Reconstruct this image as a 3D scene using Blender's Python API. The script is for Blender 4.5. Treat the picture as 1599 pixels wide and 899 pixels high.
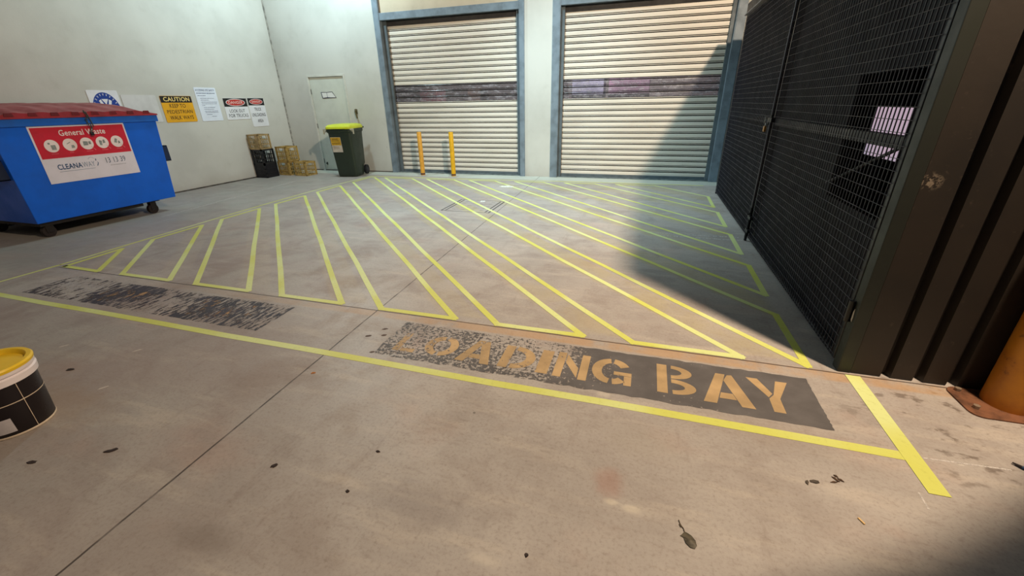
import bpy, bmesh, math, random
from mathutils import Vector, Matrix
random.seed(7)
PI = math.pi
S = bpy.context.scene
COL = S.collection
for o in list(bpy.data.objects): bpy.data.objects.remove(o)

# ---------------------------------------------------------------- camera
YAW, PITCH, ROLL, FPX = 0.303888, 0.418314, -0.0193068, 647.94
fw = Vector((-math.sin(YAW)*math.cos(PITCH), math.cos(YAW)*math.cos(PITCH), -math.sin(PITCH)))
rt = Vector((math.cos(YAW), math.sin(YAW), 0)); up = rt.cross(fw)
rt2 = rt*math.cos(ROLL) + up*math.sin(ROLL); up2 = up*math.cos(ROLL) - rt*math.sin(ROLL)
cam_d = bpy.data.cameras.new('camera'); cam = bpy.data.objects.new('camera', cam_d); COL.objects.link(cam)
M4 = Matrix((rt2, up2, -fw)).transposed().to_4x4(); M4.translation = Vector((0, 0, 1.4))
cam.matrix_world = M4
cam_d.sensor_fit = 'HORIZONTAL'; cam_d.sensor_width = 36; cam_d.lens = FPX/1599*36
cam_d.clip_start = .02; cam_d.clip_end = 100
S.camera = cam

# ---------------------------------------------------------------- colour management, world, lamps
S.view_settings.view_transform = 'Standard'; S.view_settings.look = 'None'
S.view_settings.exposure = 0.0; S.view_settings.gamma = 1.0; S.view_settings.use_curve_mapping = False
W = bpy.data.worlds.new('world'); S.world = W; W.use_nodes = True
W.node_tree.nodes['Background'].inputs[0].default_value = (.85, .9, 1, 1)
W.node_tree.nodes['Background'].inputs[1].default_value = .035
def lamp(name, loc, power, color, radius, kind='POINT', rot=None, size=None):
    l = bpy.data.lights.new(name, kind); l.energy = power; l.color = color
    if kind == 'AREA':
        l.shape = 'RECTANGLE'; l.size, l.size_y = size
    else:
        l.shadow_soft_size = radius
    o = bpy.data.objects.new(name, l); COL.objects.link(o); o.location = loc
    if rot: o.rotation_euler = rot
    return o
# one wall floodlight by the cage corner: its full beam, edge cut to imitate an unseen object's shadow, and the brighter core of the same beam
AIM = Vector((-4.6, 5.3, -3.6)).to_track_quat('-Z', 'Y').to_euler()
wl = lamp('warm_floodlight_beam', (1.98, 1.54, 4.34), 980, (1, .785, .555), .10, 'SPOT', AIM)
wl.data.spot_size = math.radians(117.2); wl.data.spot_blend = .04
wl = lamp('warm_floodlight_core', (1.98, 1.54, 4.34), 1000, (1, .80, .60), .10, 'SPOT', Vector((-3.3, 6.2, -3.4)).to_track_quat('-Z', 'Y').to_euler())
wl.data.spot_size = math.radians(118.4); wl.data.spot_blend = 1.0
lamp('cool_wall_lamp', (-5.95, 7.15, 4.5), 345, (.70, .94, 1.0), .12)
cl = lamp('cool_back_fill', (-2.2, 6.0, 4.9), 1050, (.62, .90, 1.0), .35, 'SPOT', Vector((.5, 1.15, -4.4)).to_track_quat('-Z', 'Y').to_euler())  # cool spot added over the doors, cone shaped to leave the near floor dark
cl.data.spot_size = math.radians(104); cl.data.spot_blend = 1.0

# ---------------------------------------------------------------- material helpers
def lin(c):
    c = [x/255 for x in c]
    return tuple((x/12.92 if x <= .04045 else ((x+.055)/1.055)**2.4) for x in c) + (1,)
class T:
    def __init__(s, name):
        s.m = bpy.data.materials.new(name); s.m.use_nodes = True
        s.n = s.m.node_tree.nodes; s.l = s.m.node_tree.links
        s.b = s.n['Principled BSDF']; s.out = s.n['Material Output']
        tc = s.n.new('ShaderNodeTexCoord'); s.obj = tc.outputs['Object']
    def put(s, sock, v):
        if isinstance(v, (int, float)):
            sock.default_value = v if sock.type != 'RGBA' else (v, v, v, 1)
        elif isinstance(v, tuple): sock.default_value = v if len(v) == len(sock.default_value) else v[:3]
        else: s.l.new(v, sock)
    def math(s, op, a, b=0, c=0, clamp=False):
        n = s.n.new('ShaderNodeMath'); n.operation = op; n.use_clamp = clamp
        s.put(n.inputs[0], a); s.put(n.inputs[1], b); s.put(n.inputs[2], c)
        return n.outputs[0]
    def noise(s, scale, detail=4, rough=.55, vec=None, dist=0):
        n = s.n.new('ShaderNodeTexNoise'); s.l.new(vec or s.obj, n.inputs['Vector'])
        n.inputs['Scale'].default_value = scale; n.inputs['Detail'].default_value = detail
        n.inputs['Roughness'].default_value = rough; n.inputs['Distortion'].default_value = dist
        return n.outputs['Fac']
    def vor(s, scale, vec=None):
        n = s.n.new('ShaderNodeTexVoronoi'); s.l.new(vec or s.obj, n.inputs['Vector'])
        n.inputs['Scale'].default_value = scale
        return n.outputs['Distance']
    def scale(s, v, sc):
        n = s.n.new('ShaderNodeMapping'); s.l.new(v, n.inputs['Vector']); n.inputs['Scale'].default_value = sc
        return n.outputs[0]
    def rot(s, v, sc, ang):
        n = s.n.new('ShaderNodeMapping'); s.l.new(v, n.inputs['Vector']); n.inputs['Scale'].default_value = sc
        n.inputs['Rotation'].default_value = (0, 0, ang)
        return n.outputs[0]
    def step(s, v, a, b):
        n = s.n.new('ShaderNodeMapRange'); n.interpolation_type = 'SMOOTHSTEP'
        s.put(n.inputs['Value'], v); n.inputs['From Min'].default_value = a; n.inputs['From Max'].default_value = b
        return n.outputs[0]
    def mix(s, f, a, b, mode='MIX'):
        n = s.n.new('ShaderNodeMix'); n.data_type = 'RGBA'; n.blend_type = mode
        s.put(n.inputs[0], f); s.put(n.inputs[6], a); s.put(n.inputs[7], b)
        return n.outputs[2]
    def xyz(s, v=None):
        n = s.n.new('ShaderNodeSeparateXYZ'); s.l.new(v or s.obj, n.inputs[0]); return n.outputs
    def bump(s, h, strength=.3, dist=.01):
        n = s.n.new('ShaderNodeBump'); s.put(n.inputs['Height'], h)
        n.inputs['Strength'].default_value = strength; n.inputs['Distance'].default_value = dist
        s.l.new(n.outputs[0], s.b.inputs['Normal'])
    def done(s, col=None, rough=.6, metal=0, alpha=None, spec=.5):
        if col is not None: s.put(s.b.inputs['Base Color'], col)
        s.put(s.b.inputs['Roughness'], rough); s.b.inputs['Metallic'].default_value = metal
        s.b.inputs['Specular IOR Level'].default_value = spec
        if alpha is not None: s.put(s.b.inputs['Alpha'], alpha)
        return s.m
_mc = {}
def mat(name, c, rough=.6, metal=0, var=.12, sc=6, spec=.4, bump=0):
    """painted / plastic surface with a little dirt"""
    if name in _mc: return _mc[name]
    t = T(name); c = lin(c); d = tuple(x*(1-var*2.2) for x in c[:3]) + (1,)
    f = t.step(t.noise(sc, 6, .6), .35, .7)
    col = t.mix(f, c, d)
    if bump: t.bump(t.noise(sc*8, 4), bump, .004)
    _mc[name] = t.done(col, t.math('ADD', rough-.08, t.math('MULTIPLY', f, .16)), metal, spec=spec)
    return _mc[name]

# ---------------------------------------------------------------- mesh helpers
def obj(name, bm, m, parent=None, smooth=False, bevel=0):
    me = bpy.data.meshes.new(name); bm.normal_update(); bm.to_mesh(me); bm.free()
    for mm in (m if isinstance(m, (list, tuple)) else [m]): me.materials.append(mm)
    o = bpy.data.objects.new(name, me); COL.objects.link(o)
    if parent: o.parent = parent
    if smooth:
        me.polygons.foreach_set('use_smooth', [True]*len(me.polygons)); me.set_sharp_from_angle(angle=math.radians(38))
    if bevel:
        b = o.modifiers.new('bevel', 'BEVEL'); b.width = bevel; b.segments = 2; b.limit_method = 'ANGLE'; b.angle_limit = math.radians(40)
    return o
def tag(o, label, cat, group=None, kind=None):
    if label: o['label'] = label
    if cat: o['category'] = cat
    if group: o['group'] = group
    if kind: o['kind'] = kind
    return o
def thing(name, label, cat, loc=(0, 0, 0), rz=0, group=None):
    o = bpy.data.objects.new(name, None); COL.objects.link(o); o.location = loc; o.rotation_euler = (0, 0, rz)
    o.empty_display_size = .1
    return tag(o, label, cat, group)
def struct(name, bm, m, parent=None, **k):
    o = obj(name, bm, m, parent, **k)
    if not parent: o['kind'] = 'structure'
    return o
def quad(bm, vs, mi=0):
    f = bm.faces.new([bm.verts.new(v) for v in vs]); f.material_index = mi; return f
def box(bm, a, b, mi=0, mx=None):
    x0, x1 = sorted((a[0], b[0])); y0, y1 = sorted((a[1], b[1])); z0, z1 = sorted((a[2], b[2]))
    v = [Vector(p) for p in ((x0,y0,z0),(x1,y0,z0),(x1,y1,z0),(x0,y1,z0),(x0,y0,z1),(x1,y0,z1),(x1,y1,z1),(x0,y1,z1))]
    if mx: v = [mx @ p for p in v]
    v = [bm.verts.new(p) for p in v]
    for q in ((0,3,2,1),(4,5,6,7),(0,1,5,4),(1,2,6,5),(2,3,7,6),(3,0,4,7)):
        f = bm.faces.new([v[i] for i in q]); f.material_index = mi
    return v
def prism(bm, pts, h0, h1, fn=None, mi=0):
    """pts: 2D outline; extruded from h0 to h1 along local z; fn maps (u,v,w)->world"""
    fn = fn or (lambda u, v, w: (u, v, w))
    ar = sum(pts[i][0]*pts[(i+1) % len(pts)][1]-pts[(i+1) % len(pts)][0]*pts[i][1] for i in range(len(pts)))
    if ar < 0: pts = pts[::-1]
    lo = [bm.verts.new(fn(x, y, h0)) for x, y in pts]; hi = [bm.verts.new(fn(x, y, h1)) for x, y in pts]
    n = len(pts)
    fs = [bm.faces.new(hi), bm.faces.new(lo[::-1])]
    for i in range(n): fs.append(bm.faces.new([lo[i], lo[(i+1) % n], hi[(i+1) % n], hi[i]]))
    for f in fs: f.material_index = mi
    return fs
def rod(bm, a, b, r, seg=10, r2=None, cap=True, mi=0):
    a = Vector(a); b = Vector(b); d = (b-a).normalized()
    u = d.orthogonal().normalized(); w = d.cross(u); r2 = r if r2 is None else r2
    A = [bm.verts.new(a+(u*math.cos(2*PI*i/seg)+w*math.sin(2*PI*i/seg))*r) for i in range(seg)]
    B = [bm.verts.new(b+(u*math.cos(2*PI*i/seg)+w*math.sin(2*PI*i/seg))*r2) for i in range(seg)]
    for i in range(seg):
        bm.faces.new([A[i], A[(i+1) % seg], B[(i+1) % seg], B[i]]).material_index = mi
    if cap: bm.faces.new(A[::-1]).material_index = mi; bm.faces.new(B).material_index = mi
def tube(bm, pts, r, seg=8):
    for a, b in zip(pts, pts[1:]): rod(bm, a, b, r, seg)
def lathe(bm, prof, c=(0, 0, 0), seg=40, mi=0):
    rings = []
    for r, z in prof:
        if r < 1e-5: rings.append([bm.verts.new((c[0], c[1], c[2]+z))])
        else: rings.append([bm.verts.new((c[0]+r*math.cos(2*PI*i/seg), c[1]+r*math.sin(2*PI*i/seg), c[2]+z)) for i in range(seg)])
    for A, B in zip(rings, rings[1:]):
        for i in range(seg):
            j = (i+1) % seg
            if len(A) == 1 and len(B) == 1: continue
            if len(A) == 1: f = bm.faces.new([A[0], B[j], B[i]])
            elif len(B) == 1: f = bm.faces.new([A[i], A[j], B[0]])
            else: f = bm.faces.new([A[i], A[j], B[j], B[i]])
            f.material_index = mi
def text_into(bm, s, fn, x0, y0, x1, y1, w=.001, bold=0, mi=0, keep=False, align='c'):
    """lettering fitted in the box (x0,y0)-(x1,y1) of a surface; fn maps (u,v,w)->world"""
    cu = bpy.data.curves.new('t', 'FONT'); cu.body = s; cu.size = 1; cu.offset = bold; cu.resolution_u = 3
    cu.space_character = 1.05
    to = bpy.data.objects.new('t', cu); COL.objects.link(to)
    bpy.context.view_layer.update()
    me = bpy.data.meshes.new_from_object(to.evaluated_get(bpy.context.evaluated_depsgraph_get()))
    bpy.data.objects.remove(to); bpy.data.curves.remove(cu)
    xs = [v.co.x for v in me.vertices]; ys = [v.co.y for v in me.vertices]
    ax, bx, ay, by = min(xs), max(xs), min(ys), max(ys)
    sx = (x1-x0)/(bx-ax); sy = (y1-y0)/(by-ay)
    vs = [bm.verts.new(fn(x0+(v.co.x-ax)*sx, y0+(v.co.y-ay)*sy, w)) for v in me.vertices]
    for p in me.polygons:
        try: f = bm.faces.new([vs[i] for i in p.vertices]); f.material_index = mi
        except ValueError: pass
    bpy.data.meshes.remove(me)
def rrect(x0, y0, x1, y1, r, n=5):
    p = []
    for cx, cy, a in ((x1-r, y1-r, 0), (x0+r, y1-r, 90), (x0+r, y0+r, 180), (x1-r, y0+r, 270)):
        for i in range(n+1):
            t = math.radians(a+90*i/n); p.append((cx+r*math.cos(t), cy+r*math.sin(t)))
    return p
def oval(cx, cy, rx, ry, n=28): return [(cx+rx*math.cos(2*PI*i/n), cy+ry*math.sin(2*PI*i/n)) for i in range(n)]
def B(): return bmesh.new()

# ================================================================ THE SETTING
# ---- concrete floor material
BARS = [(-2.21, -1.59), (-1.28, -.68), (-.34, .24), (.58, 1.19), (1.51, 2.10), (2.43, 3.06), (3.40, 4.02), (4.37, 5.05), (5.37, 6.06), (6.41, 7.13), (7.43, 8.19)]
def floor_material():
    t = T('floor_concrete'); X, Y, Z = t.xyz()
    warp = t.noise(.9, 5, .6)
    big = t.step(t.noise(.55, 6, .6, dist=.6), .30, .72)
    c = t.mix(big, lin((180, 172, 166)), lin((156, 148, 143)))
    mid = t.step(t.noise(2.3, 8, .65, dist=.4), .42, .70)
    c = t.mix(t.math('MULTIPLY', mid, .50), c, lin((136, 124, 118)))
    pink = t.step(t.noise(1.3, 5, .6, vec=t.scale(t.obj, (1, 1.4, 3))), .52, .75)
    c = t.mix(t.math('MULTIPLY', pink, .40), c, lin((180, 150, 136)))
    sw = t.step(t.noise(3.2, 6, .6, vec=t.rot(t.obj, (.5, 3.0, 1), .6)), .50, .72)      # broom / drag marks
    c = t.mix(t.math('MULTIPLY', sw, .35), c, lin((204, 192, 178)))
    sw2 = t.step(t.noise(2.6, 7, .7, vec=t.rot(t.obj, (3.2, .6, 1), .35)), .55, .75)
    c = t.mix(t.math('MULTIPLY', sw2, .35), c, lin((122, 104, 96)))
    fine = t.noise(70, 4, .7); fine5 = t.noise(11, 5, .65)
    c = t.mix(t.math('MULTIPLY', t.step(fine, .45, .8), .45), c, lin((112, 98, 88)))
    med = t.step(t.noise(16, 6, .7, vec=t.rot(t.obj, (.7, 1.8, 1), .5)), .52, .72)
    c = t.mix(t.math('MULTIPLY', med, .30), c, lin((120, 104, 94)))
    purple = t.math('MULTIPLY', t.step(X, -.6, -3.4), t.step(t.noise(1.1, 5, .6), .35, .65))
    c = t.mix(t.math('MULTIPLY', purple, .40), c, lin((146, 122, 116)))
    spots = t.math('LESS_THAN', t.vor(5.0), t.math('MULTIPLY', t.step(t.noise(1.7, 3), .5, .75), .075))
    c = t.mix(t.math('MULTIPLY', spots, .6), c, lin((70, 60, 55)))
    wsp = t.math('LESS_THAN', t.vor(3.1, vec=t.rot(t.obj, (1.0, 2.2, 1), .5)), t.math('MULTIPLY', t.step(t.noise(2.4, 2), .55, .75), .07))
    c = t.mix(t.math('MULTIPLY', wsp, .5), c, lin((205, 198, 190)))
    for bx, by, brx, bry, bc, ba in ((.0, 1.26, .06, .07, (158, 112, 96), .5), (.12, 1.53, .16, .10, (152, 142, 130), .35), (.015, 1.175, .028, .013, (214, 204, 186), .6), (.085, 1.165, .032, .015, (214, 204, 186), .6), (-.38, .83, .05, .018, (212, 202, 188), .5),
                                   (-.70, .97, .22, .09, (118, 108, 106), .45), (-1.35, .62, .12, .05, (112, 100, 92), .45), (-.08, 1.82, .035, .02, (214, 204, 186), .5), (.62, 1.75, .3, .1, (146, 128, 110), .3), (-2.9, .95, .4, .15, (150, 122, 96), .5), (-3.6, 1.0, .6, .3, (140, 112, 98), .35)):
        ex = t.math('DIVIDE', t.math('SUBTRACT', X, bx), brx); ey = t.math('DIVIDE', t.math('SUBTRACT', Y, by), bry)
        ed = t.math('ADD', t.math('SQRT', t.math('ADD', t.math('MULTIPLY', ex, ex), t.math('MULTIPLY', ey, ey))), t.math('MULTIPLY', t.math('SUBTRACT', fine5, .5), 1.6))
        c = t.mix(t.math('MULTIPLY', t.step(ed, 1.5, .35), ba*.75), c, lin(bc))
    # dark scuffs by the cage corner
    dx = t.math('SUBTRACT', X, 1.55); dy = t.math('SUBTRACT', Y, 2.0)
    dd = t.math('SQRT', t.math('ADD', t.math('MULTIPLY', dx, dx), t.math('MULTIPLY', dy, dy)))
    near = t.step(dd, .75, .15)
    scf = t.step(t.noise(9, 6, .6, vec=t.rot(t.obj, (1, 1.6, 1), -.6)), .55, .66)
    c = t.mix(t.math('MULTIPLY', t.math('MULTIPLY', near, scf), .65), c, lin((78, 62, 50)))
    # cooler grey tone, broken up by noise, from the tape to the left wall
    lft = t.step(X, -5.4, -6.2); dn = t.step(t.noise(3, 6, .6), .4, .7)
    c = t.mix(t.math('MULTIPLY', lft, t.math('ADD', .25, t.math('MULTIPLY', dn, .3))), c, lin((150, 152, 144)))
    back = t.step(t.math('ADD', Y, t.math('MULTIPLY', warp, .12)), 8.20, 8.30)
    c = t.mix(t.math('MULTIPLY', back, .6), c, lin((200, 206, 192)))
    # worn older yellow bars showing in the gaps below each taped bar
    s = t.math('ADD', X, Y); inside = t.math('MULTIPLY', t.step(Y, 2.40, 2.46), t.math('MULTIPLY', t.step(X, -5.5, -5.4), t.step(X, 1.05, .95)))
    inside = t.math('MULTIPLY', inside, t.step(Y, 7.95, 7.85))
    ph = t.math('ABSOLUTE', t.math('SUBTRACT', t.math('FRACT', t.math('DIVIDE', t.math('SUBTRACT', s, 3.19), .955)), .5))
    old = t.step(t.math('ADD', ph, t.math('MULTIPLY', t.noise(14, 4), .06)), .325, .375)
    oldm = t.math('MULTIPLY', t.math('MULTIPLY', old, inside), t.step(t.noise(2.6, 6, .65), .25, .62))
    east = t.step(s, -1.0, 3.5)
    oc = t.mix(east, lin((190, 172, 146)), lin((176, 160, 104)))
    c = t.mix(t.math('MULTIPLY', oldm, t.math('ADD', .18, t.math('MULTIPLY', east, .20))), c, oc)
    # ochre old line on the street side of the cross joint
    bnd = t.math('MULTIPLY', t.step(Y, 2.25, 2.28), t.step(Y, 2.365, 2.355))
    bnd = t.math('MULTIPLY', bnd, t.math('MULTIPLY', t.step(X, -4.9, -.2), t.step(t.noise(5, 6, .6), .28, .55)))
    c = t.mix(t.math('MULTIPLY', bnd, .55), c, lin((184, 142, 92)))
    # saw-cut joints
    wob = t.math('MULTIPLY', t.math('SUBTRACT', t.noise(3, 3), .5), .012)
    j1 = t.step(t.math('ABSOLUTE', t.math('SUBTRACT', t.math('ADD', Y, wob), 2.352)), .007, .003)
    j1 = t.math('MULTIPLY', j1, t.step(X, -5.6, -5.3))
    jx = t.math('ADD', -1.72, t.math('MULTIPLY', t.math('SUBTRACT', Y, .38), -.040))
    j2 = t.step(t.math('ABSOLUTE', t.math('SUBTRACT', t.math('ADD', X, wob), jx)), .0065, .0025)
    j2 = t.math('MULTIPLY', j2, t.math('ADD', .55, t.math('MULTIPLY', t.step(t.noise(8, 3), .35, .55), .45)))
    j = t.math('MAXIMUM', j1, j2)
    c = t.mix(t.math('MULTIPLY', j, .85), c, lin((48, 36, 32)))
    h = t.math('SUBTRACT', t.math('ADD', t.math('MULTIPLY', fine, .25), t.math('MULTIPLY', t.noise(12, 5), .5)), t.math('MULTIPLY', j, 2.0))
    t.bump(h, .3, .004)
    return t.done(c, t.math('ADD', .50, t.math('MULTIPLY', mid, .2)), spec=.45)
bm = B(); quad(bm, [(-8.4, -6, 0), (8, -6, 0), (8, 11.6, 0), (-8.4, 11.6, 0)])
struct('floor', bm, floor_material())

def wall_material(name, base, stain, sc=1.0):
    t = T(name); X, Y, Z = t.xyz()
    c = t.mix(t.step(t.noise(.8*sc, 5, .6), .35, .7), lin(base), lin(tuple(int(v*.93) for v in base)))
    c = t.mix(t.math('MULTIPLY', t.step(t.noise(3.2, 7, .65), .55, .8), .35), c, lin(stain))
    marks = t.math('LESS_THAN', t.vor(2.2), t.math('MULTIPLY', t.step(t.noise(1.1, 2), .5, .8), .035))
    c = t.mix(t.math('MULTIPLY', marks, .7), c, lin((90, 84, 80)))
    low = t.math('MULTIPLY', t.step(t.math('ADD', Z, t.math('MULTIPLY', t.noise(2, 5), .5)), .55, .22), .30)
    c = t.mix(low, c, lin((150, 136, 122)))
    t.bump(t.noise(45, 5, .6), .25, .003)
    return t.done(c, .75, spec=.3)
WALLM = wall_material('painted_precast_wall', (200, 200, 194), (176, 173, 166))
WH = 5.0
bm = B(); box(bm, (-8.38, -6, 0), (-8.18, 8.8, WH)); struct('wall_left', bm, WALLM)
# back wall with two door openings and a pedestrian door recess
bm = B()
YB, YT = 8.6, 8.8
box(bm, (-8.18, YB, 0), (-7.42, YT, WH)); box(bm, (-7.42, YB, 2.05), (-6.42, YT, WH)); box(bm, (-6.42, YB, 0), (-5.50, YT, WH))
box(bm, (-2.36, YB, 0), (-1.83, YT, WH)); box(bm, (1.32, YB, 0), (4.2, YT, WH))
box(bm, (-7.42, 8.66, 0), (-6.42, YT, 2.05))
struct('wall_back', bm, WALLM)
PANELM = wall_material('cream_header_sheet', (196, 182, 160), (168, 150, 130), 2)
bm = B()
for a, b in ((-5.38, -2.45), (-1.70, 1.19)): box(bm, (a, 8.63, 3.09), (b, 8.8, WH))
struct('wall_header', bm, PANELM)
# dark joint sealant in the wall corner
bm = B(); box(bm, (-8.18, 8.575, 0), (-8.162, 8.6, WH)); struct('trim_1', bm, mat('corner_sealant', (172, 170, 162), .8, var=.3, sc=14))
# irregular cement fillet at the foot of the walls
bm = B(); box(bm, (-8.18, -2, 0), (-8.165, 8.6, .022)); struct('baseboard_left', bm, mat('dirty_grout', (92, 86, 80), .9, var=.3, sc=9))
bm = B(); box(bm, (-7.36, 8.585, 0), (-5.5, 8.6, .02)); box(bm, (-8.16, 8.585, 0), (-7.44, 8.6, .02)); struct('baseboard_back', bm, mat('dirty_grout', (92, 86, 80)))

STEEL = mat('blue_grey_painted_steel', (122, 136, 148), .55, var=.16, sc=5, bump=.1)
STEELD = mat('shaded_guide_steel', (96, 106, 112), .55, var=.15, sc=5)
# ---- roller doors
def slat_mat():
    t = T('cream_roller_slat'); X, Y, Z = t.xyz()
    g = t.noise(1.4, 6, .6, vec=t.scale(t.obj, (.6, 1, 3)))
    c = t.mix(t.step(g, .35, .7), lin((226, 218, 206)), lin((212, 203, 190)))
    sp = t.step(t.noise(26, 4, .6), .68, .76)
    c = t.mix(t.math('MULTIPLY', sp, .5), c, lin((112, 92, 76)))
    return t.done(c, .42, spec=.45)
SLAT = slat_mat(); GAP = mat('slat_gap_shade', (30, 25, 23), .9)  # gap faces coloured near black for the shade between slats
def vision_mat():
    t = T('smoky_vision_slat'); t.b.inputs['Roughness'].default_value = .22
    g = t.step(t.noise(7, 6, .65, vec=t.scale(t.obj, (1, 1, 2.5))), .40, .68)
    t.put(t.b.inputs['Base Color'], t.mix(g, lin((112, 110, 114)), lin((160, 156, 162))))
    tr = t.n.new('ShaderNodeBsdfTransparent'); tr.inputs[0].default_value = (.88, .86, .90, 1)
    mx = t.n.new('ShaderNodeMixShader'); t.put(mx.inputs[0], t.math('ADD', .38, t.math('MULTIPLY', g, .32)))
    t.l.new(tr.outputs[0], mx.inputs[1]); t.l.new(t.b.outputs[0], mx.inputs[2]); t.l.new(mx.outputs[0], t.out.inputs[0])
    return t.m
VIS = vision_mat()
P = .0985
def slat_rows(bm, x0, x1, z0, z1, y=8.74, seal=True):
    """each row: a gently bellied slat and the deep rolled hinge above it"""
    n = int(round((z1-z0)/P)); p = (z1-z0)/n
    prof = [(.006, .0), (-.010, .002), (-.016, .006), (-.018, .030), (-.018, .052), (-.016, .065), (.008, .0675), (.012, .0685), (.012, .0800), (-.008, .0805), (-.011, .086), (-.008, .0910), (.010, .0925), (.010, .0975)]
    for k in range(n):
        zb = z0+k*p
        pts = [(y+a, zb+b*p/P) for a, b in prof]
        A = [bm.verts.new((x0, yy, zz)) for yy, zz in pts]; Bv = [bm.verts.new((x1, yy, zz)) for yy, zz in pts]
        for i in range(len(pts)-1):
            f = bm.faces.new([A[i], Bv[i], Bv[i+1], A[i+1]])
            f.material_index = 1 if (i in (5, 6, 7, 8, 11, 12) and seal) else 0
        if seal:
            C1 = bm.verts.new((x0, y, zb+p)); D1 = bm.verts.new((x1, y, zb+p)); bm.faces.new([A[-1], Bv[-1], D1, C1]).material_index = 1
def roller(idx, ox0, ix0, ix1, ox1, wide0, wide1):
    t = thing('door_%d' % idx, None, None, ((ox0+ox1)/2, 8.6, 0)); t['kind'] = 'structure'
    inv = Matrix.Translation((-(ox0+ox1)/2, -8.6, 0))
    def add(name, bm, m, **k):
        bm.transform(inv); return obj(name, bm, m, t, **k)
    s0, s1 = wide0, wide1
    bm = B(); slat_rows(bm, s0, s1, .06, 1.47); slat_rows(bm, s0, s1, 1.795, 3.02); add('curtain', bm, [SLAT, GAP], smooth=True)
    bm = B(); slat_rows(bm, s0, s1, 1.47, 1.795); add('vision_strip', bm, [VIS, GAP], smooth=True)
    bm = B(); box(bm, (s0, 8.71, .004), (s1, 8.76, .062)); add('bottom_rail', bm, STEELD, bevel=.004)
    for (a, b, c) in ((ox0, ix0, s0), (ox1, ix1, s1)):
        bm = B()
        box(bm, (a, 8.575, 0), (b, 8.61, WH)); box(bm, (b, 8.575, 0), (b+(.012 if b < c else -.012), 8.70, 3.6))
        add('jamb', bm, STEEL, bevel=.004)
        bm = B(); sg = 1 if b < c else -1
        box(bm, (b+sg*.012, 8.665, 0), (c+sg*.035, 8.715, 3.03)); box(bm, (b+sg*.012, 8.755, 0), (c+sg*.04, 8.79, 3.03)); box(bm, (b-sg*.02, 8.665, 0), (b+sg*.013, 8.79, 3.03))
        add('guide_channel', bm, STEELD, bevel=.003)
    bm = B(); box(bm, (ix0, 8.585, 2.965), (ix1, 8.66, 3.09)); add('lintel', bm, STEEL, bevel=.004)
    bm = B(); box(bm, (ix0+.012, 8.70, 2.875), (ix1-.012, 8.80, 3.03)); add('hood', bm, mat('dark_hood', (60, 58, 58), .8))
    return t
roller(1, -5.50, -5.38, -2.45, -2.36, -5.32, -2.50)
roller(2, -1.83, -1.70, 1.19, 1.32, -1.66, 1.15)
bm = B(); box(bm, (-5.38, 8.615, 0), (-2.45, 8.80, .012)); box(bm, (-1.70, 8.615, 0), (1.19, 8.80, .012))
struct('trim_2', bm, mat('threshold_steel', (112, 120, 120), .6, var=.25, sc=8))
# dim store rooms behind the doors, seen through the smoky slats
bm = B()
box(bm, (-8.18, 11.4, 0), (4.2, 11.6, WH)); box(bm, (-8.38, 8.8, 0), (-8.18, 11.6, WH)); box(bm, (4.2, 8.6, 0), (4.4, 11.6, WH)); box(bm, (-2.2, 8.8, 0), (-2.0, 11.4, WH))
struct('wall_store', bm, mat('store_wall', (120, 112, 112), .8))
bm = B(); box(bm, (-8.4, 8.8, WH), (4.4, 11.6, WH+.15)); struct('ceiling', bm, mat('store_ceiling', (120, 116, 112), .8))
lamp('store_fill_left', (-4.0, 8.98, 3.3), 170, (1, .94, .92), .15)  # unseen fill lights added to brighten what shows through the slats
lamp('store_fill_right', (-1.0, 8.98, 3.3), 420, (.97, .96, 1.0), .15)
def carton(x0, x1, y0, d, h, c, mname, label):  # boxes made up to give the window strips their coloured patches
    t = thing('added_carton', label, 'carton', ((x0+x1)/2, y0+d/2, 0)); w = (x1-x0)/2
    bm = B(); box(bm, (-w, -d/2, 0), (w, d/2, h)); obj('carton_body', bm, mat(mname, c, .7, var=.2, sc=3), t, bevel=.01)
    bm = B(); box(bm, (-w-.004, -d/2-.004, h*.80), (w+.004, d/2+.004, h*.83)); obj('packing_strap', bm, mat('strap', (60, 56, 60), .6), t)
carton(-5.15, -4.72, 9.55, .5, 1.72, (176, 128, 132), 'rosy_carton', 'rose coloured box added as a colour patch behind the left end of the left roller door window strip')
carton(-3.95, -3.65, 9.55, .5, 1.70, (170, 148, 136), 'tan_carton', 'tan box added as a colour patch behind the middle of the left roller door window strip')
carton(-1.60, -.95, 9.55, .5, 1.86, (186, 184, 206), 'lilac_carton', 'pale lilac box added as a colour patch behind the left end of the right roller door window strip')
carton(-.85, -.05, 9.55, .5, 1.86, (172, 140, 160), 'mauve_carton', 'mauve box added as a colour patch behind the middle of the right roller door window strip')

# ---- pedestrian door
t = thing('door_3', None, None, (-6.92, 8.6, 0)); t['kind'] = 'structure'
DOORM = mat('grey_green_door_paint', (204, 208, 198), .5, var=.05, sc=3)
bm = B(); box(bm, (-.452, .018, .012), (.452, .056, 2.004)); obj('door_leaf', bm, DOORM, t, bevel=.003)
bm = B()
for a, b in (((-.50, -.012, 0), (-.458, .06, 2.05)), ((.458, -.012, 0), (.50, .06, 2.05)), ((-.458, -.012, 2.01), (.458, .06, 2.05))): box(bm, a, b)
obj('door_frame', bm, mat('door_frame_paint', (206, 206, 198), .5, var=.06), t, bevel=.003)
for z in (.22, 1.0, 1.72):
    bm = B(); rod(bm, (-.455, .008, z-.05), (-.455, .008, z+.05), .008); obj('hinge', bm, mat('hinge_steel', (110, 110, 106), .4, .6), t, smooth=True)
bm = B(); box(bm, (-.40, .008, .13), (-.37, .019, .19)); rod(bm, (-.385, -.02, .16), (-.385, .012, .16), .012); obj('floor_bolt', bm, mat('bolt_dark', (60, 66, 62), .4, .5), t)
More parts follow.
